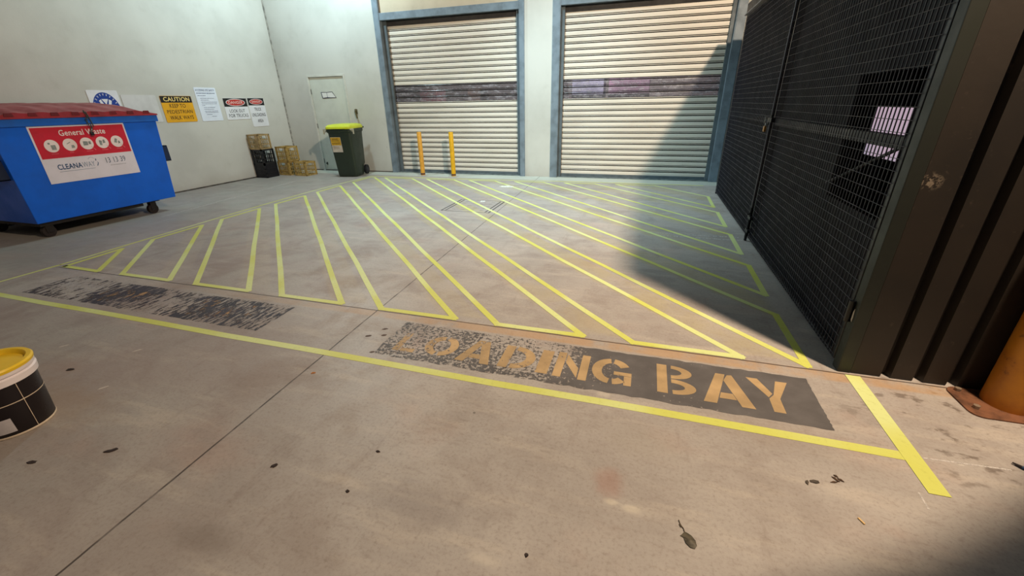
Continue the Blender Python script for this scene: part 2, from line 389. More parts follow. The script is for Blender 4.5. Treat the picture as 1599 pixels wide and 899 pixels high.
# taped paper on the door
t = thing('paper_notice', 'torn white paper notice taped to the grey pedestrian door', 'notice', (-6.93, 8.614, 1.645))
bm = B(); prism(bm, [(-.17, .05), (-.155, -.055), (-.03, -.045), (.05, -.05), (.19, -.052), (.11, .055), (-.02, .048)], 0, .002, lambda u, v, w: (u, -w, v))
obj('paper_sheet', bm, mat('dirty_white_paper', (226, 226, 224), .8, var=.03), t)
bm = B()
def vf(u, v, w): return (u, -w, v)
for q in ([(-.185, .062), (-.172, -.07), (-.155, -.055), (-.17, .05)], [(-.185, .062), (-.17, .05), (-.02, .048), (.11, .055), (.118, .066), (-.02, .058)], [(.118, .066), (.11, .055), (.19, -.052), (.205, -.06)], [(-.172, -.07), (.205, -.06), (.19, -.052), (.05, -.05), (-.03, -.045), (-.155, -.055)], [(-.035, .05), (-.027, .05), (-.025, -.045), (-.033, -.045)]):
    prism(bm, q, .001, .003, vf)
obj('dark_tape', bm, mat('dark_blue_tape', (58, 60, 78), .5), t)
# key lever on the wall
t = thing('key_lever', 'small bronze key switch with a hanging lever on the wall beside the pedestrian door', 'switch', (-6.25, 8.6, 1.29))
bm = B(); prism(bm, rrect(-.032, -.05, .032, .06, .02), 0, .02, vf); obj('back_plate', bm, mat('plate_bronze', (132, 128, 104), .35, .7), t, bevel=.003)
bm = B(); rod(bm, (0, -.02, .01), (0, -.05, .0), .018); rod(bm, (0, -.045, 0), (.035, -.05, -.13), .014, r2=.020); obj('lever', bm, mat('lever_bronze', (110, 104, 72), .35, .7), t, smooth=True)

# ---- wall signs on the left wall (surface faces +X; u runs with +Y, v with Z)
WX = -8.18
def sfn(y0, z0): return lambda u, v, w: (w, u-0, v)
def sign(name, label, y0, y1, z0, z1, base, r=.02, tilt=0):
    t = thing(name, label, 'sign', (WX, y0, z0)); t.rotation_euler = (tilt, 0, 0)
    bm = B(); prism(bm, rrect(0, 0, y1-y0, z1-z0, r), .002, .006, wf); obj('sign_board', bm, base, t)
    return t, y1-y0, z1-z0
def wf(u, v, w): return (w, u, v)
WHITE = mat('sign_white', (226, 228, 234), .5, var=.04, sc=5); BLACK = mat('sign_black', (28, 26, 28), .5, var=.05); INK = mat('sign_ink', (52, 56, 66), .6)
YEL = mat('sign_yellow', (226, 166, 30), .5, var=.05, sc=7); RED = mat('sign_red', (190, 52, 46), .5, var=.05); BLUE = mat('sign_blue', (26, 62, 150), .5, var=.05)
def lines_of_text(bm, rows, x0, w=.0085, h=.006):
    for v, a, b in rows:
        u = a
        while u < b:
            L = random.uniform(.012, .045); e = min(u+L, b)
            prism(bm, [(u, v), (e, v), (e, v+h), (u, v+h)], .006, w, wf); u = e+.008
t, w, h = sign('pedestrian_sign', 'white sign with a blue disc and white figure, half hidden behind the dumpster lid', 4.75, 5.17, 1.10, 1.70, WHITE)
bm = B(); prism(bm, oval(.21, .30, .19, .27, 40), .006, .0075, wf); obj('blue_disc', bm, BLUE, t)
bm = B()
for q in ([(.125, .45), (.155, .47), (.20, .34), (.165, .34)], [(.30, .45), (.265, .47), (.225, .34), (.26, .34)], [(.165, .475), (.255, .475), (.212, .395)]): prism(bm, q, .0075, .009, wf)
obj('white_figure', bm, WHITE, t)
bm = B()
for k in range(9):
    a = math.radians(150-15*k); cx, cy = .21+.165*math.cos(a), .30+.238*math.sin(a)
    d = Vector((math.cos(a), math.sin(a))); e = Vector((-d.y, d.x)); c = Vector((cx, cy))
    prism(bm, [tuple(c-d*.013-e*.004), tuple(c+d*.013-e*.004), tuple(c+d*.013+e*.004), tuple(c-d*.013+e*.004)], .0075, .0085, wf)
    prism(bm, [tuple(c+d*.013-e*.010), tuple(c+d*.013+e*.010), tuple(c+d*.008+e*.010), tuple(c+d*.008-e*.010)], .0075, .0085, wf)
obj('arc_marks', bm, WHITE, t)
sign('blank_sign', 'blank faded white sign between the blue disc sign and the yellow caution sign', 5.20, 5.74, 1.21, 1.64, mat('faded_white', (206, 206, 206), .6, var=.06, sc=4))
t, w, h = sign('caution_sign', 'yellow and black CAUTION sign about keeping to pedestrian walkways', 5.80, 6.37, 1.195, 1.63, YEL)
bm = B(); prism(bm, [(.004, .325), (w-.004, .325), (w-.004, h-.004), (.004, h-.004)], .006, .0075, wf); obj('header_band', bm, BLACK, t)
bm = B(); text_into(bm, 'CAUTION', wf, .055, .345, w-.045, .415, .0085, .02); obj('header_lettering', bm, mat('pale_yellow_ink', (236, 208, 128), .6), t)
bm = B(); text_into(bm, 'KEEP TO', wf, .13, .24, .42, .305, .0075, .005); text_into(bm, 'PEDESTRIAN', wf, .055, .145, .52, .205, .0075, .005); text_into(bm, 'WALK WAYS', wf, .075, .045, .51, .110, .0075, .008)
obj('lettering', bm, mat('brown_black_ink', (62, 44, 18), .6), t)
t, w, h = sign('rules_notice', 'tall white notice with rows of small blue text between the caution and danger signs', 6.47, 6.91, 1.19, 1.78, mat('notice_white', (222, 230, 244), .5, var=.03))
bm = B(); text_into(bm, 'ACCESSING SITE SAFETY', wf, .02, .525, .41, .560, .0075, .01)
lines_of_text(bm, [(.485, .03, .40)], 0, h=.012); lines_of_text(bm, [(.445, .04, .20)], 0, h=.008)
lines_of_text(bm, [(.40, .08, .36), (.37, .08, .24), (.335, .08, .41), (.305, .08, .39), (.275, .08, .14), (.24, .10, .33), (.21, .10, .30), (.175, .10, .37), (.15, .10, .38), (.115, .12, .23), (.08, .22, .32)], 0)
obj('lettering', bm, mat('notice_ink', (92, 104, 136), .6), t)
t, w, h = sign('danger_sign', 'wide white DANGER sign telling drivers to look out for trucks', 7.01, 7.565, 1.195, 1.60, WHITE)
bm = B(); prism(bm, [(.004, .245), (w-.004, .245), (w-.004, h-.004), (.004, h-.004)], .006, .0075, wf); obj('header_band', bm, BLACK, t)
bm = B(); prism(bm, oval(w/2, .322, .225, .068, 36), .0075, .0085, wf); obj('oval_border', bm, mat('oval_white', (226, 214, 214), .5), t)
bm = B(); prism(bm, oval(w/2, .322, .208, .056, 36), .0085, .0095, wf); obj('red_oval', bm, RED, t)
bm = B(); text_into(bm, 'DANGER', wf, .11, .296, .445, .350, .0105, .012); obj('header_lettering', bm, mat('oval_ink', (240, 205, 200), .6), t)
bm = B(); text_into(bm, 'LOOK OUT', wf, .095, .135, .455, .195, .0075, .002); text_into(bm, 'FOR TRUCKS', wf, .055, .045, .510, .108, .0075, .002); obj('lettering', bm, INK, t)
t, w, h = sign('unloading_sign', 'narrow white DANGER truck unloading area sign, closest to the wall corner', 7.59, 8.01, 1.035, 1.605, WHITE)
bm = B(); prism(bm, [(.004, .425), (w-.004, .425), (w-.004, h-.004), (.004, h-.004)], .006, .0075, wf); obj('header_band', bm, BLACK, t)
bm = B(); prism(bm, oval(w/2, .495, .170, .056, 36), .0075, .0085, wf); obj('oval_border', bm, mat('oval_white', (226, 214, 214), .5), t)
bm = B(); prism(bm, oval(w/2, .495, .157, .046, 36), .0085, .0095, wf); obj('red_oval', bm, RED, t)
bm = B(); text_into(bm, 'DANGER', wf, .095, .475, .325, .518, .0105, .012); obj('header_lettering', bm, mat('oval_ink', (240, 205, 200), .6), t)
bm = B(); text_into(bm, 'TRUCK', wf, .125, .315, .30, .380, .0075, .008); text_into(bm, 'UNLOADING', wf, .035, .205, .385, .272, .0075, .008); text_into(bm, 'AREA', wf, .14, .085, .29, .150, .0075, .008); obj('lettering', bm, INK, t)

# ================================================================ CAGE on the right
DARK = mat('blue_black_sheet', (36, 38, 48), .55, var=.10, sc=2.5, spec=.35)
FRAME = mat('black_gate_steel', (36, 36, 41), .42, var=.12, sc=6, spec=.5)
def clad_mat():
    t = T('dark_brown_cladding'); X, Y, Z = t.xyz()
    c = t.mix(t.step(t.noise(2.2, 6, .6), .35, .7), lin((48, 41, 35)), lin((40, 35, 31)))
    c = t.mix(t.math('MULTIPLY', t.step(t.noise(30, 5, .6), .62, .8), .4), c, lin((96, 82, 70)))
    # peeled patch near waist height on the first pan
    dx = t.math('MULTIPLY', t.math('SUBTRACT', X, 1.245), .8); dz = t.math('SUBTRACT', Z, 1.045)
    d = t.math('SQRT', t.math('ADD', t.math('MULTIPLY', dx, dx), t.math('MULTIPLY', dz, dz)))
    pm = t.math('MULTIPLY', t.step(d, .050, .012), t.step(t.noise(60, 5, .6), .50, .58))
    c = t.mix(t.math('MULTIPLY', pm, .7), c, lin((150, 134, 116)))
    t.bump(t.noise(20, 5), .15, .003)
    return t.done(c, .5, spec=.45)
CLAD = clad_mat(); HC = 2.57
bm = B()
prof = [(1.215, 2.372)]
gx = [1.352, 1.495, 1.640, 1.785, 1.930, 2.075, 2.220, 2.365, 2.510, 2.655]
for g in gx: prof += [(g, 2.372), (g+.010, 2.412), (g+.034, 2.412), (g+.046, 2.372)]
prof += [(2.9, 2.372)]
A = [bm.verts.new((x, y, .004)) for x, y in prof]; C2 = [bm.verts.new((x, y, HC)) for x, y in prof]
A2 = [bm.verts.new((x, y+.004, .004)) for x, y in prof]; C3 = [bm.verts.new((x, y+.004, HC)) for x, y in prof]
for i in range(len(prof)-1):
    bm.faces.new([A[i], A[i+1], C2[i+1], C2[i]]); bm.faces.new([A2[i+1], A2[i], C3[i], C3[i+1]])
struct('wall_right', bm, CLAD)
bm = B()
box(bm, (2.9, 2.37, 0), (3.0, 7.5, HC)); box(bm, (1.16, 7.46, 0), (3.0, 7.5, HC)); box(bm, (1.215, 2.43, .004), (2.9, 2.46, HC))
struct('wall_cage', bm, mat('cage_inner_wall', (40, 40, 44), .8))
bm = B(); box(bm, (1.15, 2.37, HC-.0), (3.0, 7.5, HC+.03)); struct('cage_shade_roof', bm, DARK)  # unseen roof added to block the floodlight and keep the cage dark
t = thing('cage_post', 'dark square steel corner post where the mesh gate meets the ribbed cladding', 'post', (1.182, 2.405, 0))
bm = B(); box(bm, (-.032, -.036, 0), (.032, .036, HC)); obj('post_shaft', bm, mat('post_green_black', (44, 46, 40), .5, var=.15, sc=4), t, bevel=.004)
for z in (.35, 2.2):
    bm = B(); rod(bm, (-.045, .02, z-.06), (-.045, .02, z+.06), .014); obj('gate_hinge', bm, FRAME, t, smooth=True)
bm = B(); prism(bm, [(-.006, 0), (.006, .008), (.008, .05), (.0, .075), (-.007, .03)], .0, .002, lambda u, v, w: (-.033-w, u-.005, v+.30)); obj('paint_chip', bm, mat('chip_white', (206, 196, 178), .7), t)
t = thing('top_beam', 'brown grey beam across the top of the dark mesh gate', 'beam', (1.15, 7.4, 2.46))
bm = B(); box(bm, (-.005, -4.98, .0), (.05, .06, .11)); obj('beam_web', bm, mat('brown_grey_beam', (84, 74, 70), .6, var=.2), t, bevel=.004)
bm = B(); box(bm, (-.03, -4.98, -.006), (.05, .06, .004)); obj('lower_flange', bm, mat('beam_highlight', (150, 140, 140), .5), t)  # pale strip puts the highlight along the beam edge into the colour

def gate_leaf(name, label, y0, y1, sheet, latch_at_y1):
    t = thing(name, label, 'gate', (1.15, y0, 0)); L = y1-y0; zt = 2.44; zb = .035
    bm = B()
    box(bm, (0, 0, zb), (.04, .04, zt)); box(bm, (0, L-.04, zb), (.04, L, zt)); box(bm, (0, .04, zb), (.04, L-.04, zb+.04)); box(bm, (0, .04, zt-.04), (.04, L-.04, zt))
    obj('gate_frame', bm, FRAME, t, bevel=.004)
    bm = B(); box(bm, (.004, .04, 1.165), (.05, L-.04, 1.225)); obj('mid_rail', bm, FRAME, t, bevel=.004)
    bm = B(); r = .0022
    y = .04
    while y < L-.04:
        box(bm, (-.006, y-r, zb+.01), (-.001, y+r, zt-.01)); y += .040
    z = zb+.03
    while z < zt:
        rod(bm, (-.0072, .005, z), (-.0072, L-.005, z), .0017, 5, cap=False); z += .056
    obj('wire_mesh', bm, mat('mesh_wire', (58, 56, 66), .5, var=.1, spec=.4), t)
    return t
t = gate_leaf('cage_gate', 'far leaf of the dark mesh gate, nearest the roller doors', 4.90, 7.42, True, False)
BACK = mat('mesh_shade_black', (32, 32, 38), .7, var=.1, spec=.2)  # dark sheets added behind the mesh to stand for the dark interior
bm = B(); box(bm, (.045, .03, .05), (.049, 2.49, 2.42)); obj('shade_backing', bm, BACK, t)
t = gate_leaf('cage_gate', 'near leaf of the dark mesh gate, between padlock and corner post', 2.45, 4.86, False, True)
bm = B(); box(bm, (.052, .86, .05), (.056, 2.38, 2.42)); box(bm, (.052, .03, .05), (.056, .86, .80)); box(bm, (.052, .03, 1.52), (.056, .86, 2.42)); obj('shade_backing', bm, BACK, t)
bm = B(); rod(bm, (.03, .12, 1.17), (.03, .86, .88), .009); obj('brace', bm, FRAME, t)
bm = B(); rod(bm, (-.022, 2.40, .10), (-.022, 2.40, 2.42), .011); obj('drop_rod', bm, mat('rod_steel', (92, 92, 100), .35, .5), t, smooth=True)
bm = B(); box(bm, (-.034, 2.34, .10), (-.002, 2.45, .13)); box(bm, (-.034, 2.34, .24), (-.002, 2.45, .27)); rod(bm, (-.022, 2.40, .005), (-.022, 2.40, .36), .014); rod(bm, (-.022, 2.40, .30), (-.06, 2.34, .30), .008)
obj('drop_bolt', bm, mat('bolt_black', (38, 40, 44), .4, .3), t, bevel=.002)
bm = B(); box(bm, (-.036, 2.34, 1.19), (-.002, 2.47, 1.23)); rod(bm, (-.028, 2.36, 1.25), (-.028, 2.46, 1.17), .010); obj('latch', bm, mat('bolt_black', (38, 40, 44)), t, bevel=.002)
t = thing('padlock', 'brass padlock hanging on the latch where the two gate leaves meet', 'padlock', (1.105, 4.93, 1.13))
bm = B(); prism(bm, rrect(-.024, -.03, .024, .022, .006), -.010, .010, lambda u, v, w: (w, u, v)); obj('lock_body', bm, mat('brass', (176, 128, 62), .35, .8), t, bevel=.003)
bm = B(); tube(bm, [(0, .015*math.cos(a), .022+.022*math.sin(a)) if 0 < a < PI else (0, .015*math.cos(a), .02) for a in [i*PI/8 for i in range(9)]], .0035); obj('shackle', bm, mat('shackle_steel', (170, 170, 172), .25, .9), t, smooth=True)
bm = B()
for k in range(5):
    a = (-.012, -.01-.018*k*.2, .055+.012*k); tube(bm, [(a[0]+.008*math.cos(q), a[1]+.006*math.sin(q)*(1 if k % 2 else .3), a[2]+.010*math.sin(q)) for q in [i*PI/4 for i in range(9)]], .0022, 6)
obj('chain', bm, mat('shackle_steel', (170, 170, 172)), t)
# white board behind the mesh, emission put in to make it look lit
t = thing('glow_board', 'white board made to glow, seen through the mesh gate, above the diagonal brace', 'board', (1.60, 3.72, .86))
def glow():
    m = T('board_glow'); c = m.mix(m.step(m.noise(3, 3), .4, .7), lin((226, 198, 216)), lin((200, 190, 212)))
    m.put(m.b.inputs['Emission Color'], c); m.b.inputs['Emission Strength'].default_value = .62
    return m.done(lin((120, 110, 120)), .6)
bm = B(); box(bm, (0, -.24, .14), (.02, .24, .47)); obj('glow_panel', bm, glow(), t)
bm = B(); box(bm, (-.004, -.25, .47), (.03, .25, .485)); box(bm, (-.004, -.25, .125), (.03, .25, .14)); box(bm, (-.004, .24, .14), (.03, .252, .47)); box(bm, (-.004, -.252, .14), (.03, -.24, .47)); box(bm, (.0, .18, -.86), (.02, .21, .13)); box(bm, (0, -.21, -.86), (.02, -.18, .13)); obj('board_frame', bm, FRAME, t)

# ================================================================ BOLLARDS
YB1 = mat('orange_yellow_paint', (222, 160, 60), .5, var=.12, sc=9); YB2 = mat('safety_yellow_paint', (226, 170, 24), .5, var=.10, sc=9)
def bollard(x, y, m, label):
    t = thing('slim_bollard', label, 'bollard', (x, y, 0), group='slim bollards in front of the roller door')
    bm = B(); lathe(bm, [(.047, .004), (.047, .875), (.042, .888), (.0, .893)], seg=24); obj('post', bm, m, t, smooth=True)
    bm = B(); lathe(bm, [(.0485, .02), (.0485, .055)], seg=24); obj('worn_band', bm, mat('rust_band', (110, 74, 54), .8), t, smooth=True)
    bm = B(); prism(bm, rrect(-.10, -.08, .10, .08, .02), .0005, .007); obj('base_plate', bm, mat('pale_plate', (190, 186, 176), .6, var=.15, sc=12), t)
bollard(-4.585, 8.30, YB1, 'faded orange yellow slim bollard, the one nearer the wheelie bin')
bollard(-3.855, 8.30, YB2, 'bright yellow slim bollard, the one nearer the wall pillar')
def rust_yellow():
    t = T('rusty_yellow_paint'); X, Y, Z = t.xyz()
    c = t.mix(t.step(t.noise(4, 7, .65), .4, .7), lin((204, 132, 34)), lin((176, 104, 30)))
    c = t.mix(t.math('MULTIPLY', t.step(t.noise(16, 6, .7), .60, .72), .6), c, lin((92, 60, 34)))
    t.bump(t.noise(30, 5), .3, .003); return t.done(c, .5)
t = thing('heavy_bollard', 'thick rusty yellow steel bollard in front of the dark ribbed cladding', 'bollard', (1.825, 2.268, 0))
bm = B(); lathe(bm, [(.092, .008), (.092, 1.05), (.085, 1.075), (.05, 1.095), (0, 1.10)], seg=40); obj('post', bm, rust_yellow(), t, smooth=True)
bm = B(); prism(bm, rrect(-.205, -.15, .24, .095, .05), .0, .008); obj('base_plate', bm, mat('rusty_plate', (128, 84, 58), .75, var=.3, sc=12, bump=.4), t, bevel=.002)
for x, y in ((-.16, -.08), (-.16, .06), (.18, -.10)):
    bm = B(); rod(bm, (x, y, .008), (x, y, .024), .014, 6); obj('anchor_bolt', bm, mat('anchor', (170, 150, 130), .5, .5), t)
t = None

# ================================================================ DUMPSTER
BL = mat('dumpster_blue', (10, 100, 226), .42, var=.07, sc=3, spec=.35, bump=.08)
BLD = mat('dumpster_blue_lip', (18, 96, 200), .45, var=.10, sc=5)
t = thing('dumpster', 'large blue steel dumpster with a red lid and General Waste label', 'dumpster', (-7.43, 3.80, 0))
DY0, DY1, DX0, DX1 = -.865, .85, -.63, .63
bm = B()   # tapered open tub: rings
def ring(z, x0, x1, y0, y1): return [bm.verts.new(p) for p in ((x0, y0, z), (x1, y0, z), (x1, y1, z), (x0, y1, z))]
R = [ring(.185, DX0+.08, DX1-.02, DY0+.02, DY1-.05), ring(1.27, DX0, DX1, DY0-.02, DY1+.02), ring(1.27, DX0+.03, DX1-.03, DY0+.01, DY1-.01), ring(.25, DX0+.1, DX1-.05, DY0+.05, DY1-.08)]
for a, b in zip(R, R[1:]):
    for i in range(4): bm.faces.new([a[i], a[(i+1) % 4], b[(i+1) % 4], b[i]])
bm.faces.new(R[0][::-1]); bm.faces.new(R[-1])
obj('tub', bm, BL, t, bevel=.006)
bm = B()
box(bm, (DX1-.03, DY0-.04, 1.255), (DX1+.025, DY1+.04, 1.345)); box(bm, (DX0-.02, DY0-.04, 1.255), (DX0+.03, DY1+.04, 1.345))
box(bm, (DX0+.03, DY0-.04, 1.255), (DX1-.03, DY0+.0, 1.345)); box(bm, (DX0+.03, DY1, 1.255), (DX1-.03, DY1+.04, 1.345))
obj('top_lip', bm, BLD, t, bevel=.006)
# two-leaf ribbed red lid
RL = mat('red_lid_plastic', (158, 44, 58), .42, var=.14, sc=5); 
bm = B()
ny, nx = 60, 10
def lz(u, v):   # u along Y 0..1, v from front 0 to hinge 1
    edge = min(1, min(u, 1-u)/.16); e = edge*edge*(3-2*edge)
    rib = .5+.5*math.cos(u*2*PI*7)
    return 1.356 + .045*min(1, v*4) + .105*e*(.35+.65*min(1, v*1.6)) + .012*rib*e
V = [[bm.verts.new((DX1+.035-(DX1-DX0+.05)*j/nx, DY0-.045+(DY1-DY0+.09)*i/ny, lz(i/ny, j/nx))) for j in range(nx+1)] for i in range(ny+1)]
for i in range(ny):
    for j in range(nx): bm.faces.new([V[i][j], V[i][j+1], V[i+1][j+1], V[i+1][j]])
# folded front edge with hollow rib ends
for i in range(ny):
    a, b = V[i][0], V[i+1][0]
    ca = bm.verts.new((a.co.x+.004, a.co.y, 1.338)); cb = bm.verts.new((b.co.x+.004, b.co.y, 1.338)); bm.faces.new([a, b, cb, ca])
for j in (0, ny):
    row = V[j]; lo = [bm.verts.new((v.co.x, v.co.y, 1.338)) for v in row]
    for i in range(nx): bm.faces.new([row[i], row[i+1], lo[i+1], lo[i]])
obj('lid', bm, RL, t, smooth=True)
for k in range(8):
    y = DY0+.14+k*.205
    z = 1.362
    bm = B(); prism(bm, [(y, z), (y+.085, z), (y+.075, z+.038), (y+.01, z+.038)], DX1+.030, DX1+.044, lambda u, v, w: (w, u, v))
    obj('lid_rib', bm, mat('dark_red_recess', (112, 18, 34), .5), t, bevel=.003)
for s in (1, -1):
    bm = B(); y0 = DY1-.03 if s > 0 else DY0+.03; y1 = y0+s*.13
    for a, b in (((.33, .905), (.565, .92)), ((.33, .70), (.565, .715)), ((.33, .70), (.345, .92)), ((.55, .70), (.565, .92))): box(bm, (a[0], y0, a[1]), (b[0], y1, b[1]))
    obj('fork_pocket', bm, mat('pocket_dark_blue', (22, 38, 72), .5), t, bevel=.003)
CM = mat('caster_dark', (28, 22, 23), .6, var=.2)
for cx in (.52, -.45):
    for cy in (.50, -.72):
        bm = B(); box(bm, (cx-.07, cy-.07, .172), (cx+.07, cy+.07, .187)); box(bm, (cx-.035, cy-.05, .05), (cx-.028, cy+.03, .172)); box(bm, (cx+.028, cy-.05, .05), (cx+.035, cy+.03, .172)); rod(bm, (cx-.04, cy-.02, .068), (cx+.04, cy-.02, .068), .010)
        c = obj('caster', bm, CM, t, bevel=.003)
        bm = B(); rod(bm, (cx-.024, cy-.02, .069), (cx+.024, cy-.02, .069), .067, 24); obj('wheel', bm, mat('caster_wheel', (36, 26, 26), .6), c, smooth=True)
bm = B(); box(bm, (DX0+.2, DY0+.05, .14), (DX1-.06, DY1-.5, .186)); obj('underframe', bm, CM, t)
# label on the front face
lean = (1.27-.185)
def dfx(z): return DX1-.02+.02*(z-.185)/lean
def lf(u, v, w): z = .605+v; return (dfx(z)+w, -.565+u, z)
lw, lh = 1.0, .65
bm = B(); prism(bm, [(0, 0), (lw, 0), (lw, lh), (0, lh)], .0015, .003, lf); lab = obj('label', bm, mat('label_white', (226, 222, 238), .45, var=.03), t)
bm = B(); prism(bm, [(.018, .285), (lw-.018, .285), (lw-.018, lh-.018), (.018, lh-.018)], .003, .004, lf); obj('red_panel', bm, mat('label_red', (206, 30, 58), .45, var=.06), lab)
LW = mat('label_ink_white', (238, 226, 230), .5, var=.02)
bm = B(); text_into(bm, 'General Waste', lf, .27, .530, .755, .598, .0052, .012); obj('title_lettering', bm, LW, lab)
ICON = mat('icon_grey', (150, 158, 160), .6, var=.2, sc=30)
for k, cx in enumerate((.155, .335, .51, .68, .85)):
    bm = B(); prism(bm, oval(cx, .425, .070, .072, 30), .004, .005, lf); d = obj('icon_disc', bm, LW, lab)
bm = B()
for k, cx in enumerate((.155, .335, .51, .68, .85)):
    def q(*p): prism(bm, [(cx+a, .425+b) for a, b in p], .005, .0058, lf)
    if k == 0: q((-.01, -.045), (.035, -.045), (.035, .01), (-.01, .01)); q((-.03, .02), (-.01, .02), (-.01, .04), (-.03, .04))
    if k == 1: q((-.03, .015), (.01, .035), (.01, .025), (-.03, .008)); q((.005, -.04), (.04, -.035), (.035, -.005), (.01, -.005))
    if k == 2: q((-.04, -.02), (.01, -.02), (.015, .025), (-.035, .03)); q((.02, -.01), (.045, -.01), (.045, .025), (.02, .025))
    if k == 3: q((-.035, -.03), (-.01, -.035), (0, .02), (-.03, .03)); q((.005, -.01), (.035, -.005), (.03, .035), (.01, .03))
    if k == 4: q((-.035, -.01), (-.005, -.02), (.01, .03), (-.015, .04)); q((.01, -.03), (.035, -.02), (.025, .01), (.012, .0))
obj('icon_drawing', bm, ICON, lab)
bm = B()
for k, cx in enumerate((.155, .335, .51, .68, .85)):
    for a in range(5 if k != 1 else 3): prism(bm, [(cx-.03+a*.014, .332), (cx-.02+a*.014, .332), (cx-.02+a*.014, .339), (cx-.03+a*.014, .339)], .004, .005, lf)
    if k >= 2: prism(bm, [(cx+.03, .395), (cx+.038, .388), (cx+.075, .345), (cx+.068, .340)], .0052, .006, lf)
obj('icon_caption', bm, mat('caption_pink', (226, 120, 132), .6), lab)
NAVY = mat('logo_navy', (34, 78, 128), .5)
bm = B(); text_into(bm, 'CLEANA', lf, .125, .150, .375, .212, .0042, .022); obj('logo_lettering', bm, NAVY, lab)
bm = B(); text_into(bm, 'WAY', lf, .380, .150, .510, .212, .0042, -.004); prism(bm, [(.130, .125), (.50, .125), (.50, .129), (.130, .129)], .003, .004, lf); obj('logo_lettering', bm, mat('logo_grey_blue', (120, 142, 172), .5), lab)
bm = B()
def arc(c, r0, r1, a0, a1, n=8):
    p = [(c[0]+r0*math.cos(math.radians(a0+(a1-a0)*i/n)), c[1]+r0*math.sin(math.radians(a0+(a1-a0)*i/n))) for i in range(n+1)]
    return p + [(c[0]+r1*math.cos(math.radians(a1+(a0-a1)*i/n)), c[1]+r1*math.sin(math.radians(a1+(a0-a1)*i/n))) for i in range(n+1)]
prism(bm, [(.528, .150), (.538, .150), (.555, .185), (.545, .205), (.548, .185)], .003, .0042, lf); prism(bm, [(.530, .212), (.540, .215), (.540, .240), (.532, .235)], .003, .0042, lf)
obj('logo_swoosh', bm, NAVY, lab)
bm = B(); prism(bm, arc((.49, .228), .030, .036, 20, 160), .003, .0042, lf); obj('logo_arc', bm, mat('logo_lilac', (190, 180, 204), .5), lab)
bm = B(); text_into(bm, '13 13 39', lf, .645, .170, .875, .238, .0042, .004); obj('phone_number', bm, mat('phone_grey_blue', (92, 108, 136), .5), lab)
bm = B()
for k in range(11): prism(bm, [(.68+k*.017, .135), (.691+k*.017, .135), (.691+k*.017, .143), (.68+k*.017, .143)], .003, .0042, lf)
obj('small_print', bm, mat('small_print_grey', (170, 172, 186), .5), lab)
# chain with padlock over the lid front
bm = B()
for k in range(9):
    z = 1.40-.030*k; x = DX1+.055 if k > 1 else DX1+.045-.0*k
    y = .02+.014*math.sin(k*1.3)
    tube(bm, [(x+.004*math.sin(q)*(k % 2), y+.011*math.cos(q)*(1 if k % 2 else .35), z+.018*math.sin(q)) for q in [i*PI/4 for i in range(9)]], .0042, 6)
tube(bm, [(DX1+.05, .035, 1.40), (DX1+.058, .045, 1.33), (DX1+.055, .06, 1.22)], .006, 6)
obj('chain', bm, mat('grimy_chain', (72, 84, 84), .5, .4), t)
bm = B(); box(bm, (DX1+.035, -.0, 1.12), (DX1+.058, .035, 1.165)); obj('hasp_lock', bm, mat('dark_lock', (52, 44, 52), .4, .5), t, bevel=.004)

# ================================================================ WHEELIE BIN
GR = mat('dark_green_plastic', (44, 56, 46), .42, var=.08, sc=3, spec=.4); LID = mat('lime_lid', (206, 214, 52), .4, var=.06, sc=4); BK = mat('black_rubber', (24, 26, 32), .6)
t = thing('wheelie_bin', 'dark green wheelie bin with a lime yellow lid in front of the pedestrian door', 'bin', (-6.19, 8.03, 0), math.radians(12))
def rring(bm, z, hw, y0, y1, r=.05, n=4):
    return [bm.verts.new((x, y, z)) for x, y in rrect(-hw, y0, hw, y1, r, n)]
def loft(bm, rs, cap0=True, cap1=False):
    for a, b in zip(rs, rs[1:]):
        n = len(a)
        for i in range(n): bm.faces.new([a[i], a[(i+1) % n], b[(i+1) % n], b[i]])
    if cap0: bm.faces.new(rs[0][::-1])
    if cap1: bm.faces.new(rs[-1])
bm = B()
loft(bm, [rring(bm, z, hw, a, b, r) for z, hw, a, b, r in ((.0, .205, -.215, .14, .04), (.05, .218, -.235, .18, .05), (.20, .222, -.250, .20, .05), (.24, .224, -.253, .27, .05), (.90, .245, -.325, .305, .05), (.915, .262, -.345, .315, .05), (.975, .265, -.350, .32, .05), (.985, .258, -.343, .31, .05), (.985, .235, -.318, .29, .05), (.10, .18, -.20, .14, .04))], True, True)
obj('bin_body', bm, GR, t, smooth=True)
bm = B()
loft(bm, [rring(bm, z, hw, a, b, r) for z, hw, a, b, r in ((.978, .262, -.355, .32, .05), (.982, .268, -.360, .325, .05), (1.020, .267, -.358, .325, .05), (1.055, .24, -.32, .31, .06), (1.07, .17, -.24, .28, .08))], True, True)
obj('lid', bm, LID, t, smooth=True)
bm = B(); box(bm, (-.17, -.41, .985), (.17, -.36, 1.0)); obj('lid_grip', bm, LID, t, bevel=.004)
bm = B(); rod(bm, (-.25, .37, .985), (.25, .37, .985), .017, 12)
for x in (-.20, 0, .20): box(bm, (x-.02, .31, .955), (x+.02, .375, .99))
obj('handle', bm, GR, t, smooth=True)
for s in (-1, 1):
    bm = B(); rod(bm, (s*.215, .235, .102), (s*.262, .235, .102), .10, 28); w_ = obj('wheel', bm, BK, t, smooth=True)
    bm = B(); rod(bm, (s*.262, .235, .102), (s*.270, .235, .102), .04, 16); obj('hub', bm, mat('hub_grey', (52, 54, 62), .5), w_, smooth=True)
bm = B(); rod(bm, (-.23, .235, .102), (.23, .235, .102), .012, 8); obj('axle', bm, mat('axle_steel', (90, 90, 92), .4, .7), t)
def bf(u, v, w): return (u-.285, -.253-.072*(v-.24)/.66-w-.004, v)
